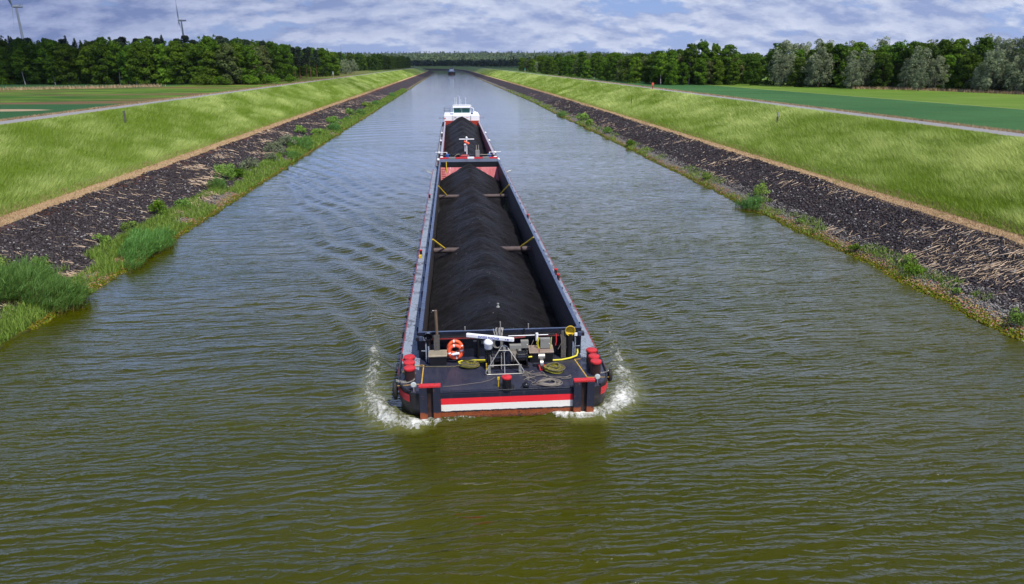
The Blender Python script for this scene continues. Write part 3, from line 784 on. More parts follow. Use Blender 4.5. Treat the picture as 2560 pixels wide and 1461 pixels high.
mb = MB(); mb.box((1.72, 27.55, DZ + .42), (.10, .08, .12)); mb.tube([(1.72, 27.55, DZ), (1.72, 27.55, DZ + .38)], .025); mb.build('yellow_box', P_yel, barge)
for x, y in ((-2.85 + .2, 50.0), (-2.68, 73.0), (6.72, 44.2), (6.72, 43.0), (6.7, 62)):
    bollard(x + (.0), y, DZ, .10, .42, barge, name='side_bollard')
mb = MB(); mb.box((-2.66, 49.3, DZ + .12), (.2, .3, .2)); mb.build('yellow_box', P_yel, barge)
# deck hatches with grating tops
def hatch(x0, x1, y0, y1, h, tilt, body, topm):
    mb = MB(); mb.bx(x0, x1, y0, y1, DZ + .003, DZ + h); b = mb.build('locker', P_black, barge, bevel=.01)
    mb = MB(); cx = (x0 + x1) / 2; cy = (y0 + y1) / 2
    mb.box((cx, cy, DZ + h + .05), (x1 - x0 + .06, (y1 - y0) + .12, .05), rx=tilt)
    for k in range(9):
        yy = cy - (y1 - y0) / 2 + (k + .5) * (y1 - y0) / 9
        mb.box((cx, yy, DZ + h + .083 + (yy - cy) * math.tan(tilt)), (x1 - x0, .018, .018), rx=tilt)
    mb.build('grating', topm, b)
P_grat = paint('tan_grating', (0.30, 0.26, 0.19), 0.7, 0, 0.2)
P_grat2 = paint('brown_grating', (0.26, 0.20, 0.16), 0.7, 0, 0.2)
hatch(-1.42, -.60, 30.05, 30.40, .50, .30, P_black, P_grat)
hatch(3.40, 4.52, 30.0, 30.45, .55, .30, P_black, P_grat2)
# electrical cabinets
for x0, x1, z0, z1, yy in ((2.42, 2.98, 1.72, 2.22, 30.2), (2.98, 3.36, 1.92, 2.30, 30.5), (3.92, 4.42, 1.92, 2.42, 30.4)):
    mb = MB(); mb.bx(x0, x1, yy - .22, yy, z0, z1); b = mb.build('control_cabinet', P_grey, barge, bevel=.015)
    mb = MB(); mb.box((x1 - .07, yy - .23, (z0 + z1) / 2), (.03, .02, .05)); mb.build('door_latch', P_whiteg, b)
    for q in (-.2, .2):
        mb = MB(); mb.tube([((x0 + x1) / 2 + q, yy - .1, z0), ((x0 + x1) / 2 + q * 1.1, yy - .1, DZ)], .035); mb.build('cabinet_leg', P_black, b)
mb = MB()
for k, (a, b_) in enumerate(((3.88, -.02), (3.84, -.04), (4.47, .03))):
    mb.tube([(a, 30.3, 2.46), (a - .05 + b_, 30.24, 2.2), (a - .02, 30.24, 1.95), (a + .12 * (1 if k < 2 else -1), 30.2, 1.8)], .018, 5)
mb.build('yellow_wire', P_hose, barge)
mb = MB(); mb.cyl((3.78, 30.45, 2.25), (3.78, 30.45, 2.62), .07, n=12); mb.build('white_sensor', P_whiteg, barge)
mb = MB(); mb.tube([(4.72, 30.5, 2.55), (4.74, 30.46, 2.2), (4.70, 30.46, 1.95)], .03, 6); mb.build('red_hook', P_red, barge)
mb = MB(); mb.tube([(3.62, 30.4, 2.3), (3.45, 30.3, 1.95), (3.3, 30.3, 1.75)], .012, 5); mb.build('loose_wire', P_cable, barge)
mb = MB(); mb.tube([(4.95, 30.5, 2.5), (5.0, 30.45, 2.1), (4.82, 30.42, 1.75)], .014, 5); mb.build('loose_wire', P_cable, barge)
# planks, pipes, vents on the cross wall
mb = MB(); mb.box((-1.05, 30.46, 2.05), (.28, .08, 1.22), rx=-.12); mb.build('plank', P_wood, barge)
mb = MB(); mb.box((5.10, 30.50, 1.98), (.24, .08, 1.38), rx=-.06); mb.build('plank', P_wood, barge)
mb = MB(); mb.cyl((-1.03, 30.7, 2.4), (-1.06, 30.7, 3.85), .075, n=12); mb.build('exhaust_pipe', P_brownpipe, barge)
mb = MB(); mb.tube([(-1.22, 30.7, 3.84), (-1.02, 30.7, 3.82)], .02, 5); mb.build('pipe_arm', P_steel, barge)
mb = MB(); mb.cyl((-1.45, 30.55, DZ), (-1.45, 30.55, 2.45), .13, n=14); mb.cyl((-1.45, 30.62, 2.62), (-1.45, 30.35, 2.62), .17, .20, n=18, caps=False)
mb.cyl((-1.45, 30.68, 2.62), (-1.45, 30.62, 2.62), .10, .17, n=16); mb.build('vent_cowl', P_gloss, barge)
mb = MB(); mb.cyl((5.42, 30.55, DZ), (5.42, 30.55, 2.5), .17, n=14); b = mb.build('vent_post', P_black, barge)
mb = MB(); mb.cyl((5.40, 30.62, 2.74), (5.40, 30.42, 2.70), .14, .24, n=20, caps=False); mb.cyl((5.40, 30.56, 2.73), (5.40, 30.55, 2.73), .17, n=20)
mb.tube([(5.40 + .235 * math.cos(t), 30.42, 2.70 + .25 * math.sin(t)) for t in np.linspace(0, 2 * math.pi, 22)[:-1]], .022, 6, True)
mb.build('yellow_cowl', P_yel, b)
mb = MB(); mb.cyl((3.18, 30.72, DZ), (3.18, 30.72, 2.78), .055, n=10); mb.build('black_post', P_black, barge)
for px, h in ((.32, 2.86), (3.42, 2.92)):
    mb = MB(); mb.cyl((px, 31.0, 2.4), (px, 31.0, h), .03, n=8); mb.build('stub_pole', P_steel, barge)
# masts
mb = MB(); mb.cyl((2.04, 30.35, DZ), (2.00, 30.35, 3.32), .028, n=8); mb.build('mast', P_steel, barge)
mb = MB(); mb.cyl((1.93, 30.9, 2.3), (1.93, 30.9, 3.85), .016, n=6); b = mb.build('light_pole', P_black, barge)
mb = MB(); mb.lathe((1.93, 30.9, 3.85), [(.09, 0), (.09, .03), (.05, .05), (.05, .17), (.06, .18), (.06, .20), (.001, .21)], 14); mb.build('navigation_light', P_grey, b)
# headlamps
for x, y in ((-2.03, 27.42), (6.20, 27.55)):
    mb = MB(); mb.cyl((x, y, DZ), (x, y, DZ + .18), .025, n=8); mb.cyl((x, y + .14, DZ + .30), (x, y + .02, DZ + .31), .10, .135, n=18)
    b = mb.build('deck_lamp', P_steel, barge)
    mb = MB(); mb.cyl((x, y + .019, DZ + .31), (x, y - .01, DZ + .312), .125, .10, n=18); mb.build('lens', P_glassl, b)
# anchor winch
winch = MB()
wy, wz = 29.75, DZ + .48
winch.bx(1.22, 3.28, wy - .38, wy + .38, DZ + .003, DZ + .10)
for x in (1.26, 1.52, 2.02, 2.55, 2.72, 3.22): winch.bx(x - .025, x + .025, wy - .3, wy + .3, DZ + .1, wz + .22)
winch.cyl((1.2, wy, wz), (3.3, wy, wz), .075, n=12)
winch = winch.build('anchor_winch', P_gloss, barge)
for x0, x1, r in ((1.30, 1.50, .20), (1.56, 1.98, .30), (2.76, 3.18, .26)):
    mb = MB(); mb.cyl((x0, wy, wz), (x1, wy, wz), r, n=24)
    for xx in (x0, x1): mb.cyl((xx - .015, wy, wz), (xx + .015, wy, wz), r + .10, n=26)
    mb.build('winch_drum', P_gloss, winch)
mb = MB()
for k in range(9): mb.tube([(2.46 + k * .035, wy + .27 * math.cos(t), wz + .27 * math.sin(t)) for t in np.linspace(0, 2 * math.pi, 18)[:-1]], .018, 5, True)
mb.build('wire_rope', P_cable, winch)
mb = MB(); mb.bx(2.06, 2.42, wy - .26, wy + .2, DZ + .1, DZ + .86); mb.build('gear_case', P_navy, winch, bevel=.03)
mb = MB()
for k in range(16):
    zc = DZ + .80 - k * .05; mb.tube([(1.98 + .03 * math.cos(t) * (1 if k % 2 else .3), wy - .40 - .01 * k + .03 * math.cos(t) * (.3 if k % 2 else 1), zc + .04 * math.sin(t)) for t in np.linspace(0, 2 * math.pi, 8)[:-1]], .012, 4, True)
mb.build('anchor_chain', P_steel, winch)
mb = MB(); mb.bx(1.245, 1.30, wy - .42, wy - .38, DZ + .02, DZ + .35); mb.build('yellow_lever', P_yel, winch)
mb = MB(); mb.bx(1.50, 1.62, wy - .36, wy - .30, DZ + .12, DZ + .62); mb.tube([(1.45, wy - .4, DZ + .75), (1.50, wy - .42, DZ + .2)], .02); mb.build('brake_bracket', P_steel, winch)
# small capstan / grey reel with red stand right of the winch
mb = MB(); mb.cyl((3.72, 29.35, DZ + .62), (4.02, 29.35, DZ + .62), .14, n=16); mb.cyl((3.80, 29.32, DZ + .28), (3.95, 29.32, DZ + .28), .20, n=16)
mb.bx(3.80, 3.94, 29.28, 29.42, DZ, DZ + .6); b = mb.build('hand_reel', P_steel, barge)
mb = MB(); mb.tube([(3.74, 29.2, DZ + .25), (3.80, 29.05, DZ + .02)], .03); mb.tube([(4.0, 29.2, DZ + .25), (3.9, 29.05, DZ + .02)], .03); mb.build('reel_stand', P_red, b)
mb = MB(); mb.tube([(3.78, 29.5, DZ + .75), (3.78, 29.5, DZ + .95)], .025); mb.build('reel_handle', P_red, b)
# radar: scanner bar on a white gearbox and post
rad = MB(); rad.cyl((1.38, 29.45, DZ), (1.38, 29.45, DZ + 1.05), .055, n=12); rad.bx(1.2, 1.56, 29.33, 29.6, DZ + 1.0, DZ + 1.05)
rad = rad.build('radar_post', P_black, barge)
mb = MB(); mb.lathe((1.38, 29.45, DZ + 1.05), [(.15, 0), (.19, .04), (.20, .24), (.23, .27), (.22, .36), (.16, .44), (.10, .50), (.001, .52)], 22); mb.build('radar_gearbox', P_whiteg, rad)
ra, rb = Vector((.37, 29.81, 2.9)), Vector((2.54, 29.04, 2.9)); rc = (ra + rb) / 2; rang = math.atan2(rb.y - ra.y, rb.x - ra.x)
mb = MB(); mb.box(rc, ((rb - ra).length, .16, .19), rz=rang, rx=0); scan = mb.build('radar_scanner', P_whiteg, rad, bevel=.035)
def lettering(txt, size, loc, rz, mat, parent, name='lettering', rx=90.0, depth=.002):
    cu = bpy.data.curves.new(name, 'FONT'); cu.body = txt; cu.size = size; cu.extrude = depth; cu.offset = size * .012
    cu.align_x = 'CENTER'; cu.align_y = 'CENTER'
    tmp = bpy.data.objects.new('tmp', cu); COL.objects.link(tmp)
    dg = bpy.context.evaluated_depsgraph_get(); me = bpy.data.meshes.new_from_object(tmp.evaluated_get(dg))
    bpy.data.objects.remove(tmp); me.materials.clear(); me.materials.append(mat)
    o = bpy.data.objects.new(name, me); COL.objects.link(o); o.parent = parent
    o.location = Vector(loc) - root_loc(parent); o.rotation_euler = (math.radians(rx), 0, rz); return o
nrm = Vector((math.sin(rang), -math.cos(rang), 0)); tdir = Vector((math.cos(rang), math.sin(rang), 0))
lettering('SWISS RADAR', .165, rc + nrm * .083 - tdir * .04, rang, P_blue, scan)
mb = MB(); mb.box(rc + nrm * .082 + tdir * .88, (.09, .004, .06), rz=rang); mb.build('emblem', P_blue, scan)
mb = MB(); mb.box(rc + nrm * .082 + tdir * .77, (.05, .004, .045), rz=rang); mb.build('emblem', P_redline, scan)
# triangular tube frame in front of the winch
fr_ = MB(); a = (2.10, 29.28, DZ + 1.32)
def arc(cx, cy, cz, r, t0, t1, k=6): return [(cx + r * math.cos(t), cy, cz + r * math.sin(t)) for t in np.linspace(t0, t1, k)]
L = [(2.10, 29.28, DZ + 1.28), (1.98, 29.27, DZ + 1.22), (1.50, 28.98, DZ + .55), (1.24, 28.82, DZ + .20), (1.20, 28.80, DZ + .10), (1.28, 28.79, DZ + .03), (1.5, 28.79, DZ + .03)]
fr_.tube(L + [(2.75, 28.79, DZ + .03)] + [(4.20 - x, y, z) for x, y, z in reversed(L[:-1])], .024, 7)
fr_.tube([(1.42, 28.93, DZ + .42), (2.78, 28.93, DZ + .42)], .022, 6); fr_.tube([(1.84, 29.18, DZ + 1.05), (2.36, 29.18, DZ + 1.05)], .02, 6)
fr_.tube([(2.10, 29.26, DZ + 1.0), (2.10, 28.85, DZ + .03)], .022, 6)
fr_ = fr_.build('tube_frame', P_steel, barge)
mb = MB(); mb.cyl((2.10, 29.3, DZ + .92), (2.10, 29.3, DZ + 1.2), .085, n=14); mb.build('horn', P_grey, fr_)
for x in (1.38, 2.82):
    mb = MB(); mb.box((x, 28.9, DZ + .22), (.13, .06, .42)); mb.cyl((x, 28.86, DZ + .02), (x, 28.86, DZ + .14), .075, n=12); mb.build('frame_foot', P_grey, fr_)
# yellow safety lines on deck
for s, pts in ((-1, [(-2.75, 30.12), (-1.70, 30.16), (-1.72, 28.12), (-2.80, 28.02)]), (1, [(6.0, 30.25), (5.62, 30.22), (5.86, 28.18), (6.86, 28.12)])):
    mb = MB()
    for (xa, ya), (xb, yb) in zip(pts, pts[1:]):
        dx, dy = xb - xa, yb - ya; L_ = math.hypot(dx, dy); nx, ny = -dy / L_ * .025, dx / L_ * .025
        mb.add([(xa - nx, ya - ny, zt + .005), (xb - nx, yb - ny, zt + .005), (xb + nx, yb + ny, zt + .005), (xa + nx, ya + ny, zt + .005)], [(0, 1, 2, 3)])
    mb.build('safety_line', P_yelline, barge)
# chains between toe rail and bollards
for x0, x1, y in ((-2.85, -2.05, 28.35), (6.3, 6.9, 28.5), (-2.82, -2.1, 28.22)):
    mb = MB(); n = 16
    for k in range(n):
        t = k / (n - 1); x = x0 + (x1 - x0) * t; z = DZ + .05 + .10 * (2 * t - 1) ** 2
        mb.tube([(x + .032 * math.cos(a_), y + (.012 if k % 2 else .028) * math.sin(a_), z + (.022 if k % 2 else 0) * math.sin(a_)) for a_ in np.linspace(0, 2 * math.pi, 7)[:-1]], .010, 4, True)
    mb.build('deck_chain', P_steel, barge)

# ---- loose things on the bow
def coil(name, cx, cy, r, turns, tr, mat, seed, label, flat=1.0, mess=.12, zt_=.0, h=.22, mat2=None, cat='rope'):
    rs = random.Random(seed); mb = MB(); mb2 = MB()
    for k in range(turns):
        rr = r * (1 - .42 * rs.random()); ph = rs.random() * 6.28; z = DZ + tr + h * (k / turns) * (1 - (rr / r - .6) * .6)
        ox, oy = rs.uniform(-mess, mess) * r, rs.uniform(-mess, mess) * r; ec = rs.uniform(.85, 1.12)
        pts = [(cx + ox + rr * ec * math.cos(t + ph) * (1 + .05 * math.sin(3 * t + ph)), cy + oy + rr * flat * math.sin(t + ph), z + .03 * math.sin(2 * t + ph * 2) + .02) for t in np.linspace(0, 2 * math.pi, 26)[:-1]]
        (mb2 if (mat2 and (k < turns * .5 or k % 3 == 0)) else mb).tube(pts, tr, 6, True)
    o = mb.build(name, mat); tag(o, label, cat)
    if mat2: mb2.build('lower_turns', mat2, o)
    return o
coil('rope_coil', 4.42, 28.98, .42, 17, .026, P_rope, 3, 'tidy round coil of tan and yellow rope on the deck right of the winch', .9, .13, h=.26, mat2=P_ropey)
coil('rope_coil', .48, 29.75, .42, 16, .024, P_rope, 8, 'tangled heap of yellow and tan rope on the deck left of the winch', .62, .26, h=.26, mat2=P_ropey)
coil('cable_coil', 4.00, 27.72, .58, 12, .017, P_cable, 5, 'flat grey cable coiled on the deck just behind the striped bow plate', .62, .10, h=.05, cat='cable')
rs = random.Random(4); mb = MB()
for k in range(9):
    x, y = 2.9 + rs.random() * 1.0, 28.0 + rs.random() * .9; a_ = rs.random() * 6.28; pts = []
    for q in range(16):
        pts.append((min(x, 5.1), max(y, 27.5), DZ + .02 + .006 * k)); a_ += rs.uniform(-.75, .75); x += .16 * math.cos(a_) + .03; y += .10 * math.sin(a_) - .012
        if not 2.8 < x < 5.1: a_ = math.pi - a_
        if not 27.5 < y < 29.0: a_ = -a_
    mb.tube(pts, .014, 5)
tag(mb.build('loose_cable', P_cable), 'thin dark cables strewn in loops across the deck before the round rope coil', 'cable')
mb = MB(); mb.tube([(-.75, 27.75, DZ + .02), (-.2, 27.78, DZ + .02), (.4, 27.92, DZ + .02), (1.0, 28.05, DZ + .02), (1.4, 28.25, DZ + .02), (1.62, 28.5, DZ + .02)], .010, 5)
tag(mb.build('deck_wire', P_cable), 'single thin dark wire lying across the empty left half of the bow deck', 'wire')
mb = MB(); mb.tube([(-2.3, 29.98, DZ + .03), (-1.6, 29.92, DZ + .03), (-.8, 29.85, DZ + .03), (-.2, 29.84, DZ + .03), (.1, 29.95, DZ + .04), (.25, 29.9, DZ + .1)], .024, 6)
tag(mb.build('mooring_rope', P_rope), 'straight tan rope running from the left red bollards to the rope heap', 'rope')
mb = MB(); mb.tube([(-.05, 30.3, DZ + .04), (.1, 30.42, DZ + .04), (.6, 30.46, DZ + .04), (1.3, 30.42, DZ + .04), (1.45, 30.3, DZ + .04), (1.0, 30.2, DZ + .04), (.3, 30.1, DZ + .04), (0, 30.14, DZ + .04)], .035, 7, True)
tag(mb.build('yellow_hose', P_hose), 'thin yellow hose lying in a flat loop behind the left rope heap', 'hose')
mb = MB(); mb.tube([(3.05, 30.0, DZ + .3), (3.2, 29.95, DZ + .32), (3.5, 30.0, DZ + .32)], .04, 7)
mb.build('yellow_coupling', P_hose, barge)
mb = MB(); mb.tube([(4.52, 30.1, DZ + .05), (4.95, 30.12, DZ + .05), (5.4, 30.25, DZ + .07), (5.75, 30.4, DZ + .12), (5.82, 30.52, DZ + .25), (5.8, 30.6, DZ + .42)], .045, 8)
tag(mb.build('yellow_hose', P_hose), 'thick yellow hose curving up to the right end of the cross wall', 'hose')
mb = MB()
for k in range(3): mb.tube([(-2.32 + .24 * math.cos(t) * (1 + .12 * k), 28.98 + .2 * math.sin(t), DZ + .05 + .05 * k + .1 * max(0, -math.cos(t))) for t in np.linspace(0, 2 * math.pi, 18)[:-1]], .024, 6, True)
tag(mb.build('mooring_rope', P_rope), 'short tan rope looped round the middle left red bollard', 'rope')
rs = random.Random(2); mb = MB()
for k in range(15):
    x0 = 1.72 + .38 * rs.random(); mb.tube([(x0 + .08 * math.sin(k), 30.62, 2.85 + .06 * rs.random()), (x0 + rs.uniform(-.12, .12), 30.52, 2.6), (x0 + rs.uniform(-.2, .2), 30.5, 2.42 - .1 * rs.random())], .018, 5)
for k in range(3): mb.tube([(1.82 + .2 * math.cos(t) + .05 * k, 30.42, 2.18 + .25 * math.sin(t)) for t in np.linspace(2.6, 6.6, 14)], .012, 5)
tag(mb.build('rope_bundle', P_ropeg), 'pale grey rope bundle draped over the cross wall behind the white radar bar', 'rope')
# life rings
def life_ring(x, y, z, R, label, tiltx, mat):
    rt = empty('life_ring', (x, y, z), label, 'life ring', 'orange life rings on the cross wall')
    mb = MB(); pts = [(x + R * math.cos(t), y + tiltx * R * math.sin(t), z + R * math.sin(t)) for t in np.linspace(0, 2 * math.pi, 33)[:-1]]
    mb.tube(pts, .085, 10, True); mb.build('ring', mat, rt)
    for q in (0.2, 1.77, 3.34, 4.91):
        seg = [(x + R * math.cos(t), y + tiltx * R * math.sin(t), z + R * math.sin(t)) for t in np.linspace(q - .10, q + .10, 3)]
        mb = MB(); mb.tube(seg, .089, 10); mb.build('reflective_band', P_whiteg, rt)
    mb = MB(); mb.tube([(x + (R + .11) * math.cos(t) * (1 - .05 * abs(math.sin(2 * t))), y - .03 + tiltx * R * math.sin(t), z + (R + .10) * math.sin(t) * (1 - .05 * abs(math.sin(2 * t)))) for t in np.linspace(0, 2 * math.pi, 33)[:-1]], .010, 4, True)
    mb.build('grab_line', P_orange, rt); return rt
r1 = life_ring(-.17, 30.30, 1.86, .30, 'front orange life ring with a white float hanging inside it', .12, P_orange)
mb = MB(); mb.cyl((-.30, 30.16, 1.78), (.02, 30.12, 1.84), .065, n=12); mb.cyl((-.36, 30.17, 1.77), (-.30, 30.16, 1.78), .04, n=10); mb.build('white_float', P_whiteg, r1)
P_orange2 = paint('deep_orange_foam', (0.72, 0.12, 0.03), 0.5, 0, 0.15)
life_ring(-.17, 30.50, 2.02, .29, 'rear orange life ring half hidden behind the front one', .12, P_orange2)
# tyre fenders hung on the shoulders
def tyre(x, y, z, R, label, rz=0.0):
    mb = MB(); pts = [(x, y + R * .72 * math.cos(t), z + R * math.sin(t)) for t in np.linspace(0, 2 * math.pi, 25)[:-1]]
    mb.tube(pts, .10, 9, True); o = mb.build('tyre_fender', P_rubber); tag(o, label, 'tyre fender', 'tyre fenders on the bow shoulders')
    mb = MB(); mb.tube([(x + .02, y, z + R - .02), (x + .12 * (1 if x < 0 else -1), y, DZ + .10)], .02, 5); mb.build('green_line' if x < 0 else 'hanging_rope', P_green if x < 0 else P_cable, o); return o
tyre(-2.93, 28.35, .92, .34, 'black tyre fender with a green line on the left bow shoulder')
tyre(7.02, 28.65, 1.12, .22, 'small black tyre fender on the right bow shoulder')
# coal
def coal_heap(name, label, xc, x0, x1, y0, y1, peaks, wall0, step, parent=None, slope=.66):
    ys = np.arange(y0, y1 + step * .5, step); xs = np.linspace(x0, x1, int((x1 - x0) / step) + 1)
    X, Y = np.meshgrid(xs, ys)
    Z = np.full_like(X, -9.0)
    for py, pz in peaks:
        dy = np.abs(Y - py); wx = X - xc + .25 * (fbm(Y * .3 + py, Y * 0 + 1, 2) - .5)
        d = np.sqrt(wx ** 2 + (dy * (1.0 if (py == peaks[-1][0]) else .48)) ** 2 + .10)
        zc = pz + .10 - slope * d
        Z = np.log(np.exp(6 * np.clip(Z, -3, 9)) + np.exp(6 * zc)) / 6
    base = np.interp(Y, [p[0] for p in peaks] + [peaks[-1][0] + 4], [p[1] for p in peaks] + [peaks[-1][1] - 3.4]) - .34 - slope * 1.05 * np.sqrt((X - xc) ** 2 + .16)
    Z = np.maximum(Z, base)
    Z += (fbm(X * 1.3, Y * 1.3, 4) - .5) * .20 + (fbm(X * 4 + 3, Y * 4, 3) - .5) * .13
    rid = np.sin((Y * 1.0 + np.abs(X - xc) * 1.1 + 2.5 * fbm(X * .25, Y * .25, 2)) * 1.9 + 6 * fbm(X * .8, Y * .8, 2)) * .03 * np.clip(np.abs(X - xc), 0, 2); Z += rid
    V = np.stack([X, Y, Z], -1).reshape(-1, 3)
    o = np_mesh(name, V, grid_faces(len(ys), len(xs)), P_coal, smooth=True)
    tag(o, label, 'coal heap'); return o
coal_heap('coal_heap', 'long black heap of coal filling the hold of the front barge', 1.86, XC - 3.76, XC + 3.76, BY + .12, 91.6,
          [(30.5, 2.55), (35, 2.80), (40, 3.02), (44.5, 2.9), (50, 2.55), (56, 2.85), (61.5, 2.95), (67.5, 2.72), (74, 2.12), (80.5, 2.75), (84, 2.9), (87.2, 3.0)], 0, .16)

# ------------------------------------------------------------------ motor vessel pushing from behind
VY = 95.2; ship = empty('motor_vessel', (XC, VY, 0), 'motor cargo vessel pushing the barge, white wheelhouse behind its own coal hold', 'ship')
VZ = 1.35; vh = 4.55
hwv = [(3.4, 0), (3.9, .25), (4.25, .8), (4.45, 1.6), (4.55, 2.6)]
hull_shell('hull', XC, VY, 172.0, hwv, [(VZ, 0), (.3, .05), (-.8, .6)], P_hull, ship)
mb = MB(); mb.bx(XC - 3.5, XC + 3.5, VY + .1, VY + 4.0, VZ - .05, VZ + .01); mb.build('fore_deck', P_redline, ship)
P_vdeck = paint('grey_side_deck', (0.24, 0.25, 0.27), 0.55, 0, .18, (0.15, .15, .16), .3, 0, .6)
P_vcoam = paint('grey_pink_coaming', (0.30, 0.27, 0.31), 0.5, 0, .15)
P_vred = paint('red_hold_side', (0.26, 0.035, 0.045), 0.6, 0, .3)
for s in (-1, 1):
    a_, b_ = sorted((XC + s * 3.85, XC + s * 4.55)); mb = MB(); mb.bx(a_, b_, VY + 1.6, 160, VZ, VZ + .02); mb.build('side_deck', P_vdeck, ship)
    a_, b_ = sorted((XC + s * 3.60, XC + s * 3.92)); mb = MB(); mb.bx(a_, b_, VY + 3.2, 157.0, 2.50, 2.62); mb.build('coaming_top', P_vcoam, ship)
    a_, b_ = sorted((XC + s * 3.80, XC + s * 3.86)); mb = MB(); mb.bx(a_, b_, VY + 3.2, 157.0, VZ, 2.495); mb.build('coaming_side', P_coamtop, ship)
    a_, b_ = sorted((XC + s * 3.64, XC + s * 3.72)); mb = MB(); mb.bx(a_, b_, VY + 3.2, 157.0, -1.2, 2.495); mb.build('hold_wall', P_vred, ship)
    mb = MB(); mb.tube([(XC + s * 4.6, VY + 2, VZ - .1), (XC + s * 4.6, 160, VZ - .1)], .08, 6); mb.build('rub_rail', P_beam, ship)
mb = MB(); mb.bx(XC - 3.9, XC + 3.9, VY + 3.0, VY + 3.25, VZ, 2.62); mb.build('fore_cross_wall', P_black, ship)
# red bow beam with grey pads
mb = MB(); mb.bx(XC - 3.9, XC + 4.0, VY + .1, VY + .5, 2.35, 2.66); mb.bx(XC - 3.8, XC + 3.9, VY + .15, VY + .45, VZ, 2.35); mb.build('red_bow_beam', P_red, ship)
for x in (-2.3, 2.4, .3): 
    mb = MB(); mb.bx(XC + x - .45, XC + x + .45, VY + .02, VY + .55, 2.30, 2.70); mb.build('beam_pad', P_grey if x != .3 else P_whiteg, ship)
def bitt(x, y, z, h=.75, r=.16, parent=None):
    mb = MB(); mb.cyl((x, y, z), (x, y, z + h), r, n=10); b = mb.build('bitt', P_beam, parent)
    mb = MB(); mb.lathe((x, y, z + h), [(r * 1.2, -.06), (r * 1.3, .05), (r, .16), (.001, .2)], 10); mb.build('white_cap', P_whiteg, b)
for s in (-1, 1):
    for y in (VY + 2.2, VY + 10, VY + 27, VY + 41): bitt(XC + s * 4.22, y, VZ, .75, .17, ship)
    bitt(XC + s * 3.75, VY + 1.6, VZ + .3, .8, .2, ship)
    bollard(XC + s * 4.1, VY + .9, VZ, .2, .5, ship)
    mb = MB(); mb.tube([(XC + s * 3.0, VY + 2.6, 3.05), (XC + s * 4.6, VY + 2.6, 3.1)], .045, 6); mb.tube([(XC + s * 3.0, VY + 2.6, VZ), (XC + s * 3.0, VY + 2.6, 3.1)], .06, 6); mb.build('davit_arm', P_whiteg, ship)
# bow equipment
mb = MB(); mb.box((XC - .55, VY + 1.3, 2.55), (1.3, .9, .45)); mb.cyl((XC - .9, VY + 1.3, 2.6), (XC - .1, VY + 1.3, 2.6), .34, n=16); mb.build('windlass', P_redline, ship)
mb = MB(); mb.cyl((XC - .2, VY + 2, VZ), (XC - .2, VY + 2, 5.25), .07, n=10); mast = mb.build('bow_mast', P_whiteg, ship)
mb = MB(); mb.box((XC - .2, VY + 2, 4.95), (2.1, .12, .12)); mb.build('radar_scanner', P_whiteg, mast)
mb = MB(); mb.lathe((XC - .2, VY + 2, 5.05), [(.13, 0), (.15, .15), (.001, .3)], 12); mb.build('mast_head', P_whiteg, mast)
mb = MB(); mb.cyl((XC - .55, VY + 1.95, 4.65), (XC + .15, VY + 1.9, 4.3), .16, n=10); mb.build('orange_bag', P_orange, mast)
mb = MB(); mb.lathe((XC - .45, VY + 1.8, 3.3), [(.09, 0), (.09, .8), (.15, .85), (.15, 1.0), (.001, 1.05)], 12); mb.build('search_light', P_whiteg, mast)
mb = MB(); mb.bx(XC + 1.0, XC + 1.55, VY + 1.2, VY + 1.6, 2.6, 3.5); b = mb.build('grey_cabinet', P_steel, ship)
mb = MB(); mb.cyl((XC + 1.12, VY + 1.4, 3.5), (XC + 1.12, VY + 1.4, 4.2), .06, n=8); mb.build('wooden_stake', P_grat, b)
mb = MB(); mb.cyl((XC + 1.42, VY + 1.4, 3.5), (XC + 1.42, VY + 1.4, 4.2), .06, n=8); mb.build('steel_stake', P_steel, b)
mb = MB(); mb.tube([(XC - 1.9, VY + .9, 2.7), (XC - 1.6, VY + .9, 3.0), (XC - 1.2, VY + .9, 3.02)], .05, 6); mb.tube([(XC + 1.6, VY + .9, 2.95), (XC + 3.2, VY + .9, 2.9)], .05, 6); mb.build('yellow_rail', P_grat, ship)
for s in (-1, 1):
    mb = MB(); mb.cyl((XC + s * 2.9, VY + 1.6, VZ), (XC + s * 2.9, VY + 1.6, 2.95), .28, n=14); mb.build('blue_drum', P_dkblue, ship)
mb = MB(); 
for k in range(7): mb.tube([(XC - 2.7 + .25 * k, VY + 1.5, 2.2), (XC - 2.6 + .25 * k, VY + 1.4, 2.9 + .1 * (k % 2))], .09, 6)
mb.build('deck_gear', P_black, ship)
coal_heap('coal_heap', 'rear coal heap rising to a sharp peak before the white wheelhouse', 1.80, XC - 3.62, XC + 3.62, VY + 3.4, 156.6,
          [(99, 2.1), (104, 2.45), (110, 2.75), (116, 2.8), (123, 3.0), (130, 3.2), (137, 3.4), (144, 3.8), (149.5, 4.40)], 0, .3)
# bulkhead and superstructure
SY = 157.2
mb = MB(); mb.bx(XC - 3.85, XC + 3.85, SY, SY + .3, -1.0, 2.78); mb.build('aft_bulkhead', P_redhold, ship)
mb = MB(); mb.bx(XC - 3.95, XC + 3.95, SY + .35, SY + 11, 2.0, 3.92); mb.build('deck_house', P_whiteg, ship, bevel=.04)
mb = MB()
for s in (-1, 1): mb.bx(XC + s * 1.98 - .05, XC + s * 1.98 + .05, SY + .20, SY + .345, 2.8, 3.9)
mb.build('panel_rib', P_vcoam, ship)
lettering('H', .62, (XC - 1.45, SY + .33, 3.42), 0, P_navy, ship)
mb = MB(); mb.bx(XC + .9, XC + 1.5, SY + .33, SY + .345, 3.44, 3.52); mb.build('red_bar', P_red, ship)
mb = MB(); mb.cyl((XC - 3.75, SY + .34, 3.3), (XC - 3.75, SY + .28, 3.3), .15, n=12); mb.build('red_light', P_red, ship)
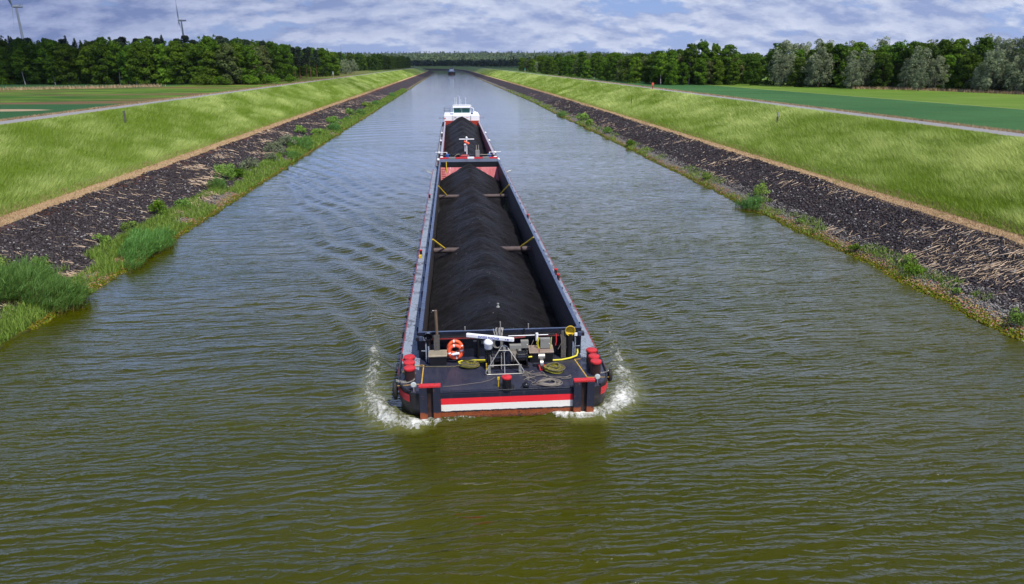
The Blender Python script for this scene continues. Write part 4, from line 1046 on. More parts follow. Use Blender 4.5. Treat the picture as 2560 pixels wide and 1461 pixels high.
for s in (-1, 1):
    mb = MB(); mb.cyl((XC + s * 4.02, SY + 2.2, 3.4), (XC + s * 4.10, SY + 2.2, 3.4), .38, n=18); mb.build('life_ring', P_orange, ship)
    mb = MB(); mb.tube([(XC + s * 3.95, SY + 1.5, 3.3), (XC + s * 4.9, SY + 1.5, 3.3)], .03, 5); mb.build('lamp_arm', P_black, ship)
    mb = MB(); mb.cyl((XC + s * 4.95, SY + 1.5, 3.0), (XC + s * 4.95, SY + 1.5, 3.6), .10, .05, n=10); mb.build('side_lamp', P_steel, ship)
# wheelhouse: leaning front with wide window
WB = SY + 2.6; w0, w1, wz0, wz1 = 1.88, 2.06, 3.93, 5.42
def wh_pt(x, z, y): return (XC + .05 + x, y, z)
mb = MB()
mb.box((XC + .05, WB + 2.0, 4.12), (3.8, 3.9, .38)); 
mb.box((XC + .05, WB + 3.9, 4.65), (3.8, .12, 1.5)); 
for s in (-1, 1):
    mb.box((XC + .05 + s * 1.86, WB + .1, 4.85), (.12, .14, 1.15)); mb.box((XC + .05 + s * 1.86, WB + 2.2, 4.85), (.12, .12, 1.15))
wh = mb.build('wheelhouse', P_whiteg, ship, bevel=.03)
mb = MB(); mb.box((XC + .05, WB + .1, 4.82), (3.6, .05, 1.02)); f_ = mb.build('front_window', P_glassw, wh)
mb = MB(); mb.box((XC + .05, WB + .05, 4.85), (.05, .03, .9)); mb.tube([(XC - .3, WB + .02, 5.25), (XC - .3, WB + .0, 5.05)], .05, 6); mb.build('wiper', P_whiteg, f_)
for s in (-1, 1):
    mb = MB(); mb.box((XC + .05 + s * 1.88, WB + 1.15, 4.82), (.04, 1.9, 1.0)); mb.build('side_window', P_glassw, wh)
mb = MB(); mb.box((XC + .05, WB + 1.9, 5.50), (4.15, 4.6, .16)); mb.build('roof', P_whiteg, wh, bevel=.05)
mb = MB(); mb.tube([(XC - 1.95, WB - .4, 5.7), (XC - 2.05, WB - .5, 5.85), (XC - 1.9, WB - .5, 6.02), (XC + 2.0, WB - .5, 6.02), (XC + 2.15, WB - .5, 5.85), (XC + 2.05, WB - .4, 5.7)], .10, 7); mb.build('roof_visor', P_whiteg, wh)
mb = MB(); mb.lathe((XC - .55, WB + .9, 4.2), [(.24, 0), (.26, .35), (.12, .45), (.15, .55), (.14, .75), (.001, .82)], 12); mb.box((XC - .95, WB + 1.0, 5.1), (.4, .3, .3)); mb.lathe((XC + .4, WB + .9, 4.2), [(.35, 0), (.2, .3), (.1, .5), (.12, .7), (.001, .8)], 12)
mb.build('helm_silhouette', P_black, wh)
for x, h in ((-1.45, 1.5), (-1.15, 1.55), (-.42, 1.8), (-.1, 1.2), (1.0, 1.6)):
    mb = MB(); mb.cyl((XC + x, WB + 1, 5.55), (XC + x, WB + 1, 6.1 + h), .035, n=6); mb.build('antenna', P_whiteg, wh)
mb = MB(); mb.tube([(XC + 2.0, WB + .6, 5.45), (XC + 2.5, WB + .6, 5.35), (XC + 2.75, WB + .6, 5.2), (XC + 2.75, WB + .6, 4.6)], .07, 6); mb.build('side_davit', P_whiteg, ship)
mb = MB(); mb.lathe((XC + 3.0, WB + 1.5, 3.93), [(.55, 0), (.55, .25), (.35, .5), (.001, .6)], 14); mb.build('white_tank', P_whiteg, ship)
mb = MB(); mb.bx(XC + 2.1, XC + 3.0, WB + 1.2, WB + 1.9, 3.93, 4.3); mb.build('blue_chest', P_dkblue, ship)
mb = MB()
for z in (4.4, 4.85, 5.3): mb.tube([(XC - 3.9, WB + 1, z), (XC - 2.6, WB + 1, z)], .035, 5)
for x in (-3.9, -2.6): mb.tube([(XC + x, WB + 1, 3.92), (XC + x, WB + 1, 5.5)], .035, 5)
mb.build('roof_rail', P_black, ship)

# ------------------------------------------------------------------ distant ship
FY = 1016.0; FX = 0.4 + shiftR(FY) * 0
far = empty('cargo_ship', (FX, FY, 0), 'small distant dark hulled ship with a white wheelhouse, far up the canal', 'ship')
hull_shell('hull', FX, FY, FY + 82, [(2.5, 0), (4.2, 1.5), (5.2, 4.5), (5.5, 9)], [(3.0, 0), (1.2, .1), (-.8, .4)], P_black, far)
mb = MB(); mb.bx(FX - 2.4, FX + 2.4, FY - .1, FY + .5, .0, .3); mb.build('boot_top', P_redline, far)
mb = MB(); mb.bx(FX - 5.0, FX + 5.0, FY + 6, FY + 70, 2.9, 3.9); mb.build('hatch_cover', P_deckblue, far)
mb = MB(); mb.bx(FX - 3.2, FX + 3.0, FY + 70, FY + 78, 3.0, 8.3); f2 = mb.build('deck_house', P_whiteg, far)
mb = MB(); mb.bx(FX - 2.8, FX + 2.6, FY + 69.9, FY + 69.98, 6.6, 7.8); mb.build('windows', P_glassw, f2)
mb = MB(); mb.bx(FX - 3.7, FX + 3.5, FY + 69, FY + 79, 8.3, 8.7); mb.build('roof', P_redline, f2)
mb = MB(); mb.bx(FX - 5.2, FX - 4.2, FY + 2, FY + 3, 3.0, 5.2); mb.bx(FX + 4.2, FX + 5.2, FY + 2, FY + 3, 3.0, 3.9); mb.build('bow_locker', P_dkblue, far)

# ------------------------------------------------------------------ wind turbines
P_turb = paint('turbine_grey', (0.22, 0.24, 0.28), 0.5, 0, .05)
P_turbr = paint('blade_red', (0.45, 0.05, 0.04), 0.5)
def turbine(x, y, hub, R, angs, yaw, label):
    t = empty('wind_turbine', (x, y, FZ), label, 'wind turbine', 'wind turbines behind the left forest')
    mb = MB(); mb.cyl((x, y, FZ), (x, y, hub - 1.5), 2.6, 1.5, 20); mb.build('tower', P_turb, t)
    ax = Vector((math.cos(yaw), math.sin(yaw), 0)); c = Vector((x, y, hub))
    mb = MB(); mb.cyl(c - ax * 3.5, c + ax * 9.5, 2.0, 1.5, 14); mb.build('nacelle', P_turb, t)
    hb = c - ax * 5.2
    mb = MB(); mb.cyl(hb - ax * 1.6, hb + ax * 1.7, .9, 1.9, 14); h = mb.build('hub', P_turb, t)
    side = Vector((-ax.y, ax.x, 0)); up = Vector((0, 0, 1))
    for a in angs:
        a = math.radians(a); d = side * math.sin(a) + up * math.cos(a); w = d.cross(ax)
        vs = []; n = 14
        for i in range(n):
            s_ = i / (n - 1); r = 1.5 + s_ * R; ch = (1.0 + 2.3 * min(1, s_ / .18)) * (1 - .86 * max(0, s_ - .18) / .82) * .62; tw = .75 * (1 - s_) ** 1.5 + .08
            cd = w * math.cos(tw) + ax * math.sin(tw); nd = d.cross(cd)
            p = hb + d * r - ax * (s_ ** 2 * .8)
            vs += [p - cd * ch, p + nd * .22 * (1 - s_ * .7), p + cd * ch * 1.1, p - nd * .22 * (1 - s_ * .7)]
        fs = [(4 * i + k, 4 * i + (k + 1) % 4, 4 * i + 4 + (k + 1) % 4, 4 * i + 4 + k) for i in range(n - 1) for k in range(4)]
        mb = MB(); mb.add(vs, fs, True); mb.build('blade', P_turb, h)
    return t
turbine(-723, 1300, 104.5, 50, (-38, 82, 202), math.radians(12), 'nearer wind turbine cut by the left edge of the picture')
turbine(-565, 1600, 100.2, 50, (2, 122, 242), math.radians(-8 + 22), 'more distant wind turbine standing alone over the forest')
# far radio mast on the horizon
mb = MB(); mb.cyl((-640, 4300, 20), (-640, 4300, 118), 1.0, .6, 6); tag(mb.build('radio_mast', P_steel), 'thin radio mast on the far wooded skyline', 'mast')

# ------------------------------------------------------------------ marker posts
P_reddy = paint('red_marker', (0.62, 0.09, 0.05), .5)
def marker(name, x, y, h, w, m1, m2, label, cat='post', board=False):
    z = float(ground_z(np.array(x), np.array(y))); t = empty(name, (x, y, z), label, cat)
    mb = MB(); mb.bx(x - w / 2, x + w / 2, y - w / 2, y + w / 2, z - .3, z + h * .62); mb.build('post', m1, t)
    mb = MB(); mb.bx(x - w * .5 - (.18 if board else .01), x + w * .5 + (.18 if board else .01), y - w / 2 - .02, y + w / 2 + .02, z + h * .62, z + h); mb.build('plate' if board else 'post_top', m2, t)
marker('marker_post', -48.6, 109, 1.9, .20, P_wood, P_wood, 'weathered wooden post leaning in the long grass of the left bank')
marker('marker_post', 50.4, 105.5, 1.7, .20, P_beam, P_steel, 'grey topped post in the long grass of the right bank')
marker('marker_post', 55.6, 194, 1.9, .22, P_redline, P_reddy, 'short red post beside the right gravel path', board=True)
marker('marker_post', 46.2, 180, 1.8, .16, P_beam, P_beam, 'dark thin post half way up the right grass slope')
marker('marker_post', -53.4, 330, 3.4, .22, P_steel, P_whiteg, 'tall pale post at the crest of the left bank by the forest')
marker('marker_post', 57.5, 560, 3.2, .4, P_steel, P_green, 'small green sign on a post where the right path meets the far trees', 'sign', True)
# ------------------------------------------------------------------ leaf / grass materials
def mat_leaf(name, dark, light, trans=0.25, huevar=0.03, valvar=0.35, rough=0.6, spec=.25):
    m, g = new_mat(name)
    c = g.mix(g.attr('tone'), dark, light)
    r = g.rnd()
    c = g.hsv(c, g.mapr(r, 0, 1, .5 - huevar, .5 + huevar * .6), 1.0, g.mapr(g.m('FRACT', g.m('MULTIPLY', r, 7.31)), 0, 1, 1 - valvar, 1 + valvar))
    b = g.n.new('ShaderNodeBsdfPrincipled'); g.put(b.inputs['Base Color'], c); b.inputs['Roughness'].default_value = rough
    b.inputs['Specular IOR Level'].default_value = spec
    t = g.n.new('ShaderNodeBsdfTranslucent'); g.put(t.inputs['Color'], g.hsv(c, .485, 1.1, 1.3))
    mx = g.n.new('ShaderNodeMixShader'); mx.inputs[0].default_value = trans
    g.l.new(b.outputs[0], mx.inputs[1]); g.l.new(t.outputs[0], mx.inputs[2]); finish(g, mx.outputs[0]); return m
L_broad = mat_leaf('broad_leaves', (0.022, 0.062, 0.004), (0.105, 0.195, 0.012), .28, .015, spec=.12)
L_bright = mat_leaf('bright_leaves', (0.035, 0.095, 0.004), (0.140, 0.250, 0.018), .28, .015, spec=.12)
L_willow = mat_leaf('willow_leaves', (0.075, 0.105, 0.045), (0.290, 0.330, 0.190), .2, .012, .22)
L_pine = mat_leaf('pine_needles', (0.008, 0.020, 0.009), (0.026, 0.050, 0.022), .1, .02, .3)
L_brown = mat_leaf('olive_leaves', (0.035, 0.060, 0.012), (0.115, 0.145, 0.036), .2)
L_bush = mat_leaf('shrub_leaves', (0.075, 0.160, 0.018), (0.230, 0.380, 0.065), .25, .02, .25)
L_reed = mat_leaf('reed_leaves', (0.050, 0.150, 0.020), (0.210, 0.400, 0.110), .38, .015, .15)
L_grass = mat_leaf('long_grass', (0.175, 0.270, 0.026), (0.500, 0.580, 0.200), .30, 0, 0)
L_straw = mat_leaf('dry_straw', (0.30, 0.215, 0.135), (0.66, 0.50, 0.35), .1, 0, 0)
L_drygr = mat_leaf('dry_grass', (0.22, 0.14, 0.07), (0.52, 0.38, 0.22), .2, 0, 0)
B_birch = paint('birch_bark', (0.42, 0.39, 0.35), .8, 0, .25, (0.08, 0.07, 0.06), .35, 0, 2)
B_bark = paint('tree_bark', (0.075, 0.060, 0.048), .9, 0, .35)
B_pine = paint('pine_bark', (0.17, 0.085, 0.05), .9, 0, .35)
B_reed = paint('reed_stem', (0.26, 0.19, 0.055), .8, 0, .35)

def quads(C, N, S, rs, asp=1.0):
    """leaf cards: centres C (n,3), normals N, half sizes S (n,)"""
    n = len(C); N = N / (np.linalg.norm(N, axis=1, keepdims=True) + 1e-9)
    r = rs.randn(n, 3); U = np.cross(N, r); U /= (np.linalg.norm(U, axis=1, keepdims=True) + 1e-9); W = np.cross(N, U)
    S = S[:, None]; a = S * asp
    k = rs.uniform(.6, 1.2, (n, 4, 1))
    V = np.stack([C - U * S * k[:, 0] , C - W * a * k[:, 1], C + U * S * k[:, 2], C + W * a * k[:, 3]], 1).reshape(-1, 3)
    F = np.arange(4 * n).reshape(n, 4); return V, F
def crown_mesh(name, lobes, per, size, mat, seed, up=.25, jitter=.55, asp=.8, inner=.12):
    """leaf cards spread over many lobes (cx,cy,cz,rx,ry,rz)"""
    rs = np.random.RandomState(seed); Cs, Ns, Ss, Ts = [], [], [], []
    for (cx, cy, cz, rx, ry, rz) in lobes:
        n = int(per * (rx * ry * rz) ** (2 / 3.)); n = max(n, 8)
        d = rs.randn(n, 3); d /= np.linalg.norm(d, axis=1, keepdims=True)
        d[:, 2] = np.where(d[:, 2] < -.55, -d[:, 2], d[:, 2])
        rad = 1 - np.abs(rs.randn(n)) * inner + (rs.rand(n) < .12) * rs.uniform(0, .28, n)
        R = np.array([rx, ry, rz]); C = np.array([cx, cy, cz]) + d * R * rad[:, None]
        N = d / R; N /= np.linalg.norm(N, axis=1, keepdims=True); N = N + rs.randn(n, 3) * jitter; N[:, 2] += up
        Cs.append(C); Ns.append(N); Ss.append(size * rs.uniform(.6, 1.25, n))
        lt = rs.uniform(-.16, .16); Ts.append(np.clip(.48 + lt + rs.randn(n) * .20 , 0, 1))
    C = np.concatenate(Cs); V, F = quads(C, np.concatenate(Ns), np.concatenate(Ss), rs, asp)
    o = np_mesh(name, V, F, mat, {'tone': np.repeat(np.concatenate(Ts), 4)}); return o
def trunk_mesh(mb, h, r, rs, lean=.03, limbs=5, z0=.3, spread=2.5, base=(0, 0)):
    pts = []; x, y = base; n = 7
    for i in range(n):
        t = i / (n - 1); pts.append((x, y, -.4 + (h + .4) * t)); x += rs.uniform(-lean, lean) * h / n * 3; y += rs.uniform(-lean, lean) * h / n * 3
    mb.tube(pts, [r * (1 - .8 * i / (n - 1)) * (1.35 if i == 0 else 1) for i in range(n)], 7)
    for k in range(limbs):
        t = rs.uniform(z0, .92); i = int(t * (n - 1)); p = Vector(pts[i]).lerp(Vector(pts[min(i + 1, n - 1)]), t * (n - 1) - i)
        a = rs.uniform(0, 6.28); L = spread * (1.15 - t) * rs.uniform(.7, 1.3); e = p + Vector((math.cos(a) * L, math.sin(a) * L, L * rs.uniform(.4, 1.0)))
        mid = p.lerp(e, .5) + Vector((0, 0, -.1 * L)); rr = r * (1 - .8 * t) * .55
        mb.tube([p, mid, e], [rr, rr * .7, rr * .3], 5)
KINDS = {}
def make_tree(kind, v):
    rs = random.Random(hash((kind, v)) % 9999 if False else sum(map(ord, kind)) * 13 + v * 101); L = []; seed = rs.randint(0, 9999)
    mb = MB(); bark = B_bark; leaf = L_broad; size = .30; per = 60; nm = 'broadleaf_tree'; kw = {}
    if kind in ('oak', 'bright', 'olive', 'birch', 'tall'):
        H = {'oak': 17.5, 'bright': 15.0, 'olive': 16, 'birch': 17.5, 'tall': 21}[kind]; R = {'oak': 4.8, 'bright': 4.4, 'olive': 4.4, 'birch': 3.5, 'tall': 4.4}[kind]
        zb = {'oak': .07, 'bright': .03, 'olive': .10, 'birch': .34, 'tall': .30}[kind]
        nL = 58
        for k in range(nL):
            t = rs.random(); z = H * (zb + (1 - zb) * t) - .6
            env = R * (math.sin(math.pi * min(.96, .22 + .74 * t)) ** .65) * rs.uniform(.45, .98); a = rs.uniform(0, 6.28)
            r = rs.uniform(.85, 1.75) * (R / 4.6) ; L.append((env * math.cos(a), env * math.sin(a), z - r * .3, r * 1.15, r * 1.15, r * .85))
        for k in range(16):
            a = rs.uniform(0, 6.28); t = rs.uniform(.55, 1.0); e = R * (math.sin(math.pi * min(.96, .22 + .74 * t)) ** .65) * rs.uniform(.8, 1.08); L.append((e * math.cos(a), e * math.sin(a), H * (zb + (1 - zb) * t) + rs.uniform(-.2, .7), .55, .55, .6))
        trunk_mesh(mb, H * .9, .26 if kind != 'birch' else .20, rs, .03, 8, .25, R * .8)
        leaf = {'oak': L_broad, 'bright': L_bright, 'olive': L_brown, 'birch': L_bright, 'tall': L_broad}[kind]
        bark = B_birch if kind in ('birch', 'tall') else B_bark; per = 78; size = .33
        nm = 'birch_tree' if kind == 'birch' else 'broadleaf_tree'
    elif kind == 'willow':
        H, R = 12.0, 4.4
        for k in range(60):
            t = rs.random(); z = H * (.08 + .88 * t); env = R * (math.sin(math.pi * min(.97, .20 + .76 * t)) ** .6) * rs.uniform(.3, 1.0); a = rs.uniform(0, 6.28)
            r = rs.uniform(.6, 1.25); L.append((env * math.cos(a), env * math.sin(a), z, r * .9, r * .9, r * 1.15))
        trunk_mesh(mb, H * .75, .24, rs, .05, 9, .12, R); leaf = L_willow; per = 95; size = .25; nm = 'willow_tree'; kw = dict(jitter=.7, up=.35, asp=.5)
    elif kind == 'pine':
        H = 17.0
        for k in range(44):
            t = rs.random() ** .7; z = H * (.42 + .56 * t); env = 3.4 * (1.05 - t) * rs.uniform(.4, 1.1); a = rs.uniform(0, 6.28)
            r = rs.uniform(.7, 1.25); L.append((env * math.cos(a), env * math.sin(a), z, r * 1.15, r * 1.15, r * .6))
        trunk_mesh(mb, H * .96, .22, rs, .015, 8, .5, 2.4); bark = B_pine; leaf = L_pine; per = 75; size = .28; nm = 'pine_tree'; kw = dict(jitter=.7)
    elif kind == 'spruce':
        H = 17.5
        for k in range(60):
            t = (k + .5) / 60; z = H * (.22 + .78 * t); rr = 3.0 * (1 - t) + .12; a = k * 2.4
            for q in range(2):
                a2 = a + q * 3.14; L.append((rr * .6 * math.cos(a2), rr * .6 * math.sin(a2), z, .25 + rr * .42, .25 + rr * .42, .42))
        trunk_mesh(mb, H * .97, .2, rs, .01, 3, .5, 1); leaf = L_pine; per = 60; size = .22; nm = 'spruce_tree'; kw = dict(jitter=.6)
    elif kind == 'thicket':
        H, R = 4.2, 3.3
        for k in range(22):
            a = rs.uniform(0, 6.28); env = R * rs.random() ** .5; z = .5 + 2.9 * rs.random() * (1 - .5 * (env / R) ** 2); r = rs.uniform(.7, 1.3)
            L.append((env * math.cos(a), env * math.sin(a), z, r, r, r * .85))
        trunk_mesh(mb, 2.6, .10, rs, .1, 6, .1, 2); leaf = L_bright; per = 60; size = .24; nm = 'thicket_bush'
    elif kind == 'bare':
        H = 15; trunk_mesh(mb, H, .26, rs, .05, 22, .35, 3.6); bark = B_birch
        for k in range(16):
            a = rs.uniform(0, 6.28); env = rs.uniform(.5, 3.2); L.append((env * math.cos(a), env * math.sin(a), H * rs.uniform(.62, 1.02), .7, .7, .6))
        leaf = L_brown; per = 26; size = .22; nm = 'thin_tree'
    root = empty(nm, (0, 0, 0)); mb.build('trunk', bark, root)
    c = crown_mesh('crown', L, per, size, leaf, seed, **kw); c.parent = root
    return root
def copy_tree(o, parent=None):
    c = o.copy(); COL.objects.link(c)
    if parent: c.parent = parent
    for ch in o.children: copy_tree(ch, c)
    return c
_used = set()
def plant(kind, v, x, y, s=1.0, label=None, group=None, sz=None, z=None):
    key = (kind, v)
    if key not in KINDS: KINDS[key] = make_tree(kind, v)
    o = KINDS[key] if key not in _used else copy_tree(KINDS[key]); _used.add(key)
    zz = float(ground_z(np.array(x), np.array(y))) if z is None else z
    o.location = (x, y, zz - .05); o.rotation_euler = (0, 0, rr_.uniform(0, 6.28)); o.scale = (s, s, s * (sz or 1))
    o['label'] = label; o['category'] = 'bush' if kind == 'thicket' else 'tree'
    if group: o['group'] = group
    elif 'group' in o.keys(): del o['group']
    return o
rr_ = random.Random(11)
ORD = ['leftmost', 'second', 'third', 'fourth', 'fifth', 'sixth', 'seventh', 'eighth', 'ninth', 'tenth', 'eleventh', 'twelfth', 'thirteenth', 'fourteenth', 'fifteenth', 'sixteenth', 'seventeenth', 'eighteenth', 'nineteenth', 'twentieth']
def ordl(i): return ORD[i] if i < len(ORD) else 'number %d' % (i + 1)
# left forest edge: runs from the path corner to beyond the left edge of the picture
KN = {'oak': 'dark green broadleaf tree', 'bright': 'fresh green bushy tree', 'olive': 'brownish olive tree', 'birch': 'slim pale trunked birch', 'tall': 'tall pale trunked broadleaf tree', 'willow': 'silvery grey green willow', 'pine': 'dark pine', 'spruce': 'dark pointed spruce', 'thicket': 'low round green bush', 'bare': 'sparse half bare tree'}
x0l, y0l, x1l, y1l = -76, 262, -186, 277
front = ['olive', 'bright', 'oak', 'oak', 'bright', 'oak', 'oak', 'birch', 'oak', 'bright', 'oak', 'oak', 'oak', 'oak', 'bright', 'oak', 'birch', 'oak', 'oak']
n = len(front)
for i, k in enumerate(front):
    t = (i + .5) / n; x = x0l + (x1l - x0l) * t + rr_.uniform(-1.2, 1.2); y = y0l + (y1l - y0l) * t + rr_.uniform(-1.5, 2)
    plant(k, i % 3, x, y, rr_.uniform(.76, .88), '%s, %s from the right in the left forest front row' % (KN[k], ordl(i) if i else 'first'), 'front row of the left forest')
for x, y, s_, w in ((-152, 269, .72, 'farthest left'), (-112, 264.5, .66, 'in the middle'), (-141, 267.5, .6, 'second from the left')): plant('birch', 1, x, y, s_, 'slender birch with a visible white trunk before the left forest, %s' % w)
for row in range(1, 5):
    n2 = 23
    for i in range(n2):
        t = (i + .5 * (row % 2)) / n2; x = x0l + 2 + (x1l - x0l - 14) * t + rr_.uniform(-1.5, 1.5); y = y0l + (y1l - y0l) * t + row * 6.5 + rr_.uniform(-1.5, 1.5)
        k = rr_.choice(['oak', 'oak', 'bright', 'pine'] if row < 2 else ['pine', 'pine', 'pine', 'spruce', 'oak'])
        s = rr_.uniform(.78, .91) * (1 + .03 * row)
        if row == 1: plant(k, i % 3, x, y, s, '%s just behind the front row of the left forest' % KN[k], '%ss just behind the front row of the left forest' % KN[k])
        else: plant(k, i % 3, x, y, s * (1.0 if k != 'oak' else .9), '%s deep in the left forest, only its top on the skyline' % KN[k], '%ss deep in the left forest' % KN[k])
# forest flank along the left path
fl = []
y = 268.0; i = 0
while y < 560:
    for q in range(3):
        k = (rr_.choice(['pine', 'oak', 'oak']) if y < 430 else rr_.choice(['pine', 'pine', 'spruce', 'oak'])) if q else (['olive', 'oak', 'pine', 'pine', 'pine', 'oak', 'oak', 'oak', 'willow'][min(8, int((y - 268) / 26))] if y > 276 else 'bright')
        x = -72.5 - q * 7.5 + rr_.uniform(-1.3, 1.3)
        s = (.86 + .04 * q) * rr_.uniform(.92, 1.04) * (1.0 if y < 430 else .92)
        lab = '%s, %s from the corner along the left forest flank' % (KN[k], ordl(i) if i else 'first') if q == 0 else '%s in the inner rows of the left forest flank' % KN[k]
        plant(k, i % 3, x, y + rr_.uniform(-2, 2), s, lab, 'front trees of the left forest flank' if q == 0 else '%ss in the inner rows of the left forest flank' % KN[k])
    y += 9 + (y - 268) * .05; i += 1
for x, y, s, lab in ((-86, 256, 1.0, 'broad low bush at the foot of the left forest corner, nearest the fields'), (-80, 256, .85, 'rounded bush beside the left path at the forest corner, right of the broad one'), (-72, 262, .95, 'bright green bush close to the left path where the forest edge turns'), (-68.5, 270, 1.0, 'tall light green bush touching the left path'), (-63.5, 290, .7, 'small lone bush beyond the forest corner by the left path'), (-66, 268, .8, 'dark green bush squeezed between two taller ones near the left path')):
    plant('thicket', rr_.randint(0, 1), x, y, s, lab, 'bushes at the corner of the left forest')
# second far wood left of the canal
i = 0
for y in np.arange(720, 1150, 26):
    for q in range(3):
        plant('oak', i % 3, -78 - q * 11 + rr_.uniform(-2, 2) + (y - 720) * .02, y, rr_.uniform(.8, 1.0), 'dark broadleaf tree in the small far wood beyond the left forest', 'trees of the small far wood left of the canal'); i += 1
# right side: trees hugging the path far off, then the tall group, then the willows
for i in range(34):
    k = rr_.choice(['oak', 'oak', 'bright', 'olive']); plant(k, i % 3, 76 + (i % 12) * 3.4 + rr_.uniform(-1, 1), 256 + (i // 12) * 5 + rr_.uniform(-1.5, 1.5), rr_.uniform(.56, .68), '%s filling the wood behind the tallest right clump' % KN[k], '%ss filling the wood behind the tallest right clump' % KN[k])
i = 0; y = 690.0
while y > 262:
    k = ['oak', 'oak', 'olive', 'oak', 'bright', 'willow', 'oak', 'bright', 'oak', 'bright', 'birch', 'oak', 'oak', 'bright', 'olive', 'oak', 'bright', 'birch', 'oak', 'bright'][i % 20]
    x = 67.0 + (690 - y) * .008 + rr_.uniform(-.8, 1.0)
    plant(k, i % 3, x, y, (.66 - .06 * min(1, max(0, (520 - y) / 260.0))) * rr_.uniform(.93, 1.07), '%s beside the right path, %s counting from the far end' % (KN[k], ordl(i) if i else 'first'), 'front trees beside the right path')
    for q in (1, 2, 3):
        k2 = rr_.choice(['oak', 'bright', 'oak', 'olive'])
        plant(k2, i % 3, x + q * 7.5 + rr_.uniform(-2, 2), y + rr_.uniform(-4, 6), (.74 if y > 400 else .68) * rr_.uniform(.9, 1.06), '%s deeper in the wood behind the right path trees' % KN[k2], '%ss deeper in the right wood' % KN[k2])
    y -= 9 + (y - 262) * .045; i += 1
plant('bare', 0, 78, 455, 1.0, 'thin half bare tree rising above the wood at the far end of the right path')
plant('bare', 1, 84, 452, .85, 'bare branched tree just right of the tallest thin one over the right wood')
tallrow = [(74.5, 250, 'birch', .62), (79, 252, 'bright', .62), (85, 251, 'tall', .66), (89.5, 252, 'tall', .70), (94, 251, 'tall', .66), (99, 250, 'oak', .78), (81, 246, 'bright', .50), (87, 245, 'oak', .52), (93, 244, 'bright', .52), (98, 243, 'bright', .50), (104, 240, 'oak', .54), (76.5, 245, 'oak', .46), (90, 246, 'olive', .5)]
for i, (x, y, k, s) in enumerate(tallrow):
    plant(k, i % 3, x, y, s, '%s, %s planted in the tallest clump of the right wood' % (KN[k], ordl(i) if i else 'first'), 'tallest clump of the right wood')
# line of the right wood from (108,236) to (175,128)
wl = ['willow', 'oak', 'willow', 'willow', 'oak', 'willow', 'willow', 'oak', 'willow', 'willow', 'willow', 'oak', 'willow', 'willow', 'willow', 'willow', 'bright', 'willow', 'willow', 'willow']
P0, P1, P2 = np.array([106, 232.]), np.array([136, 196.]), np.array([150, 140.])
def wline(t): return P0 + (P1 - P0) * t / .5 if t < .5 else P1 + (P2 - P1) * (t - .5) / .5
for i, k in enumerate(wl):
    t = (i + .4) / len(wl); p = wline(t); s = rr_.uniform(.74, .98) if k == 'willow' else rr_.uniform(.46, .58)
    if i in (8, 12, 16): s *= .72
    off = rr_.uniform(-3.0, 1.5)
    plant(k, i % 3, p[0] - off * .4, p[1] - 3 + off, s, '%s, %s from the left in the line edging the right meadow' % (KN[k], ordl(i) if i else 'first'), 'willow line along the right meadow')
for row in range(1, 5):
    for i in range(19):
        t = (i + .5 * (row % 2)) / 18.5; p = wline(min(t, 1.06)) + np.array([.62, .78]) * row * 5.2; k = rr_.choice(['oak', 'willow', 'willow', 'bright'])
        s = (1.0 + .03 * row) * rr_.uniform(.9, 1.12) if k == 'willow' else rr_.uniform(.62, .80)
        plant(k, i % 3, p[0] + rr_.uniform(-1.5, 1.5), p[1] + rr_.uniform(-1.5, 1.5), s, '%s behind the willow line of the right meadow' % KN[k], '%ss behind the right willow line' % KN[k])
plant('willow', 1, 128, 186, .50, 'small lone willow standing out in front of the right tree line')
plant('willow', 2, 118, 202, .66, 'rounded silvery willow over the dry reeds at the meadow edge')
# ---- dry reed belt at the foot of the right wood and pale grass strips
def blades(name, X, Y, Z, H, W, lean, mat, tone, rs, label, cat, nb=1, bend=.4, seg=1, parent=None, cols=None, off=None):
    """single-triangle blades (seg=1) or bent two-part blades (seg=2); lean = (n,2) horizontal tip offset"""
    n = len(X); a = rs.uniform(0, np.pi, n); ux, uy = np.cos(a) * W / 2, np.sin(a) * W / 2
    tip = np.stack([X + lean[:, 0], Y + lean[:, 1], Z + H], 1)
    A = np.stack([X - ux, Y - uy, Z], 1); B = np.stack([X + ux, Y + uy, Z], 1)
    if seg == 1:
        V = np.stack([A, B, tip], 1).reshape(-1, 3); F = np.arange(3 * n).reshape(n, 3); T = np.repeat(tone, 3)
    else:
        mx, my, mz = X + lean[:, 0] * .32, Y + lean[:, 1] * .32, Z + H * .62
        C = np.stack([mx + ux * .8, my + uy * .8, mz], 1); D = np.stack([mx - ux * .8, my - uy * .8, mz], 1)
        V = np.stack([A, B, C, D, tip], 1).reshape(-1, 3); i = np.arange(n)[:, None] * 5
        F = np.concatenate([i + np.array([[0, 1, 2]]), i + np.array([[0, 2, 3]]), i + np.array([[3, 2, 4]])]); T = np.repeat(tone, 5)
    o = np_mesh(name, V, F, mat, {'tone': T}, parent=parent, off=off)
    if label and not parent: tag(o, label, cat)
    return o
R = np.random.RandomState(5)
n = 3200; t = R.rand(n); pp = np.array([wline(.30 + .66 * a) for a in t]); d = R.uniform(-1.5, 4.0, n)
X = pp[:, 0] - .62 * d - 1.5; Y = pp[:, 1] - .78 * d - 2.0
tag(blades('dry_reeds', X, Y, np.full(n, FZ + .05), R.uniform(.3, 1.0, n), np.full(n, .2), R.randn(n, 2) * .3, L_drygr, R.rand(n), R, None, None), 'pale dry reeds along the foot of the right tree line', 'reeds', kind='stuff')
n = 3500; t = R.rand(n); X = -170 + 75 * t + R.randn(n) * .8; Y = 175 + 68 * t + R.randn(n) * 1.3
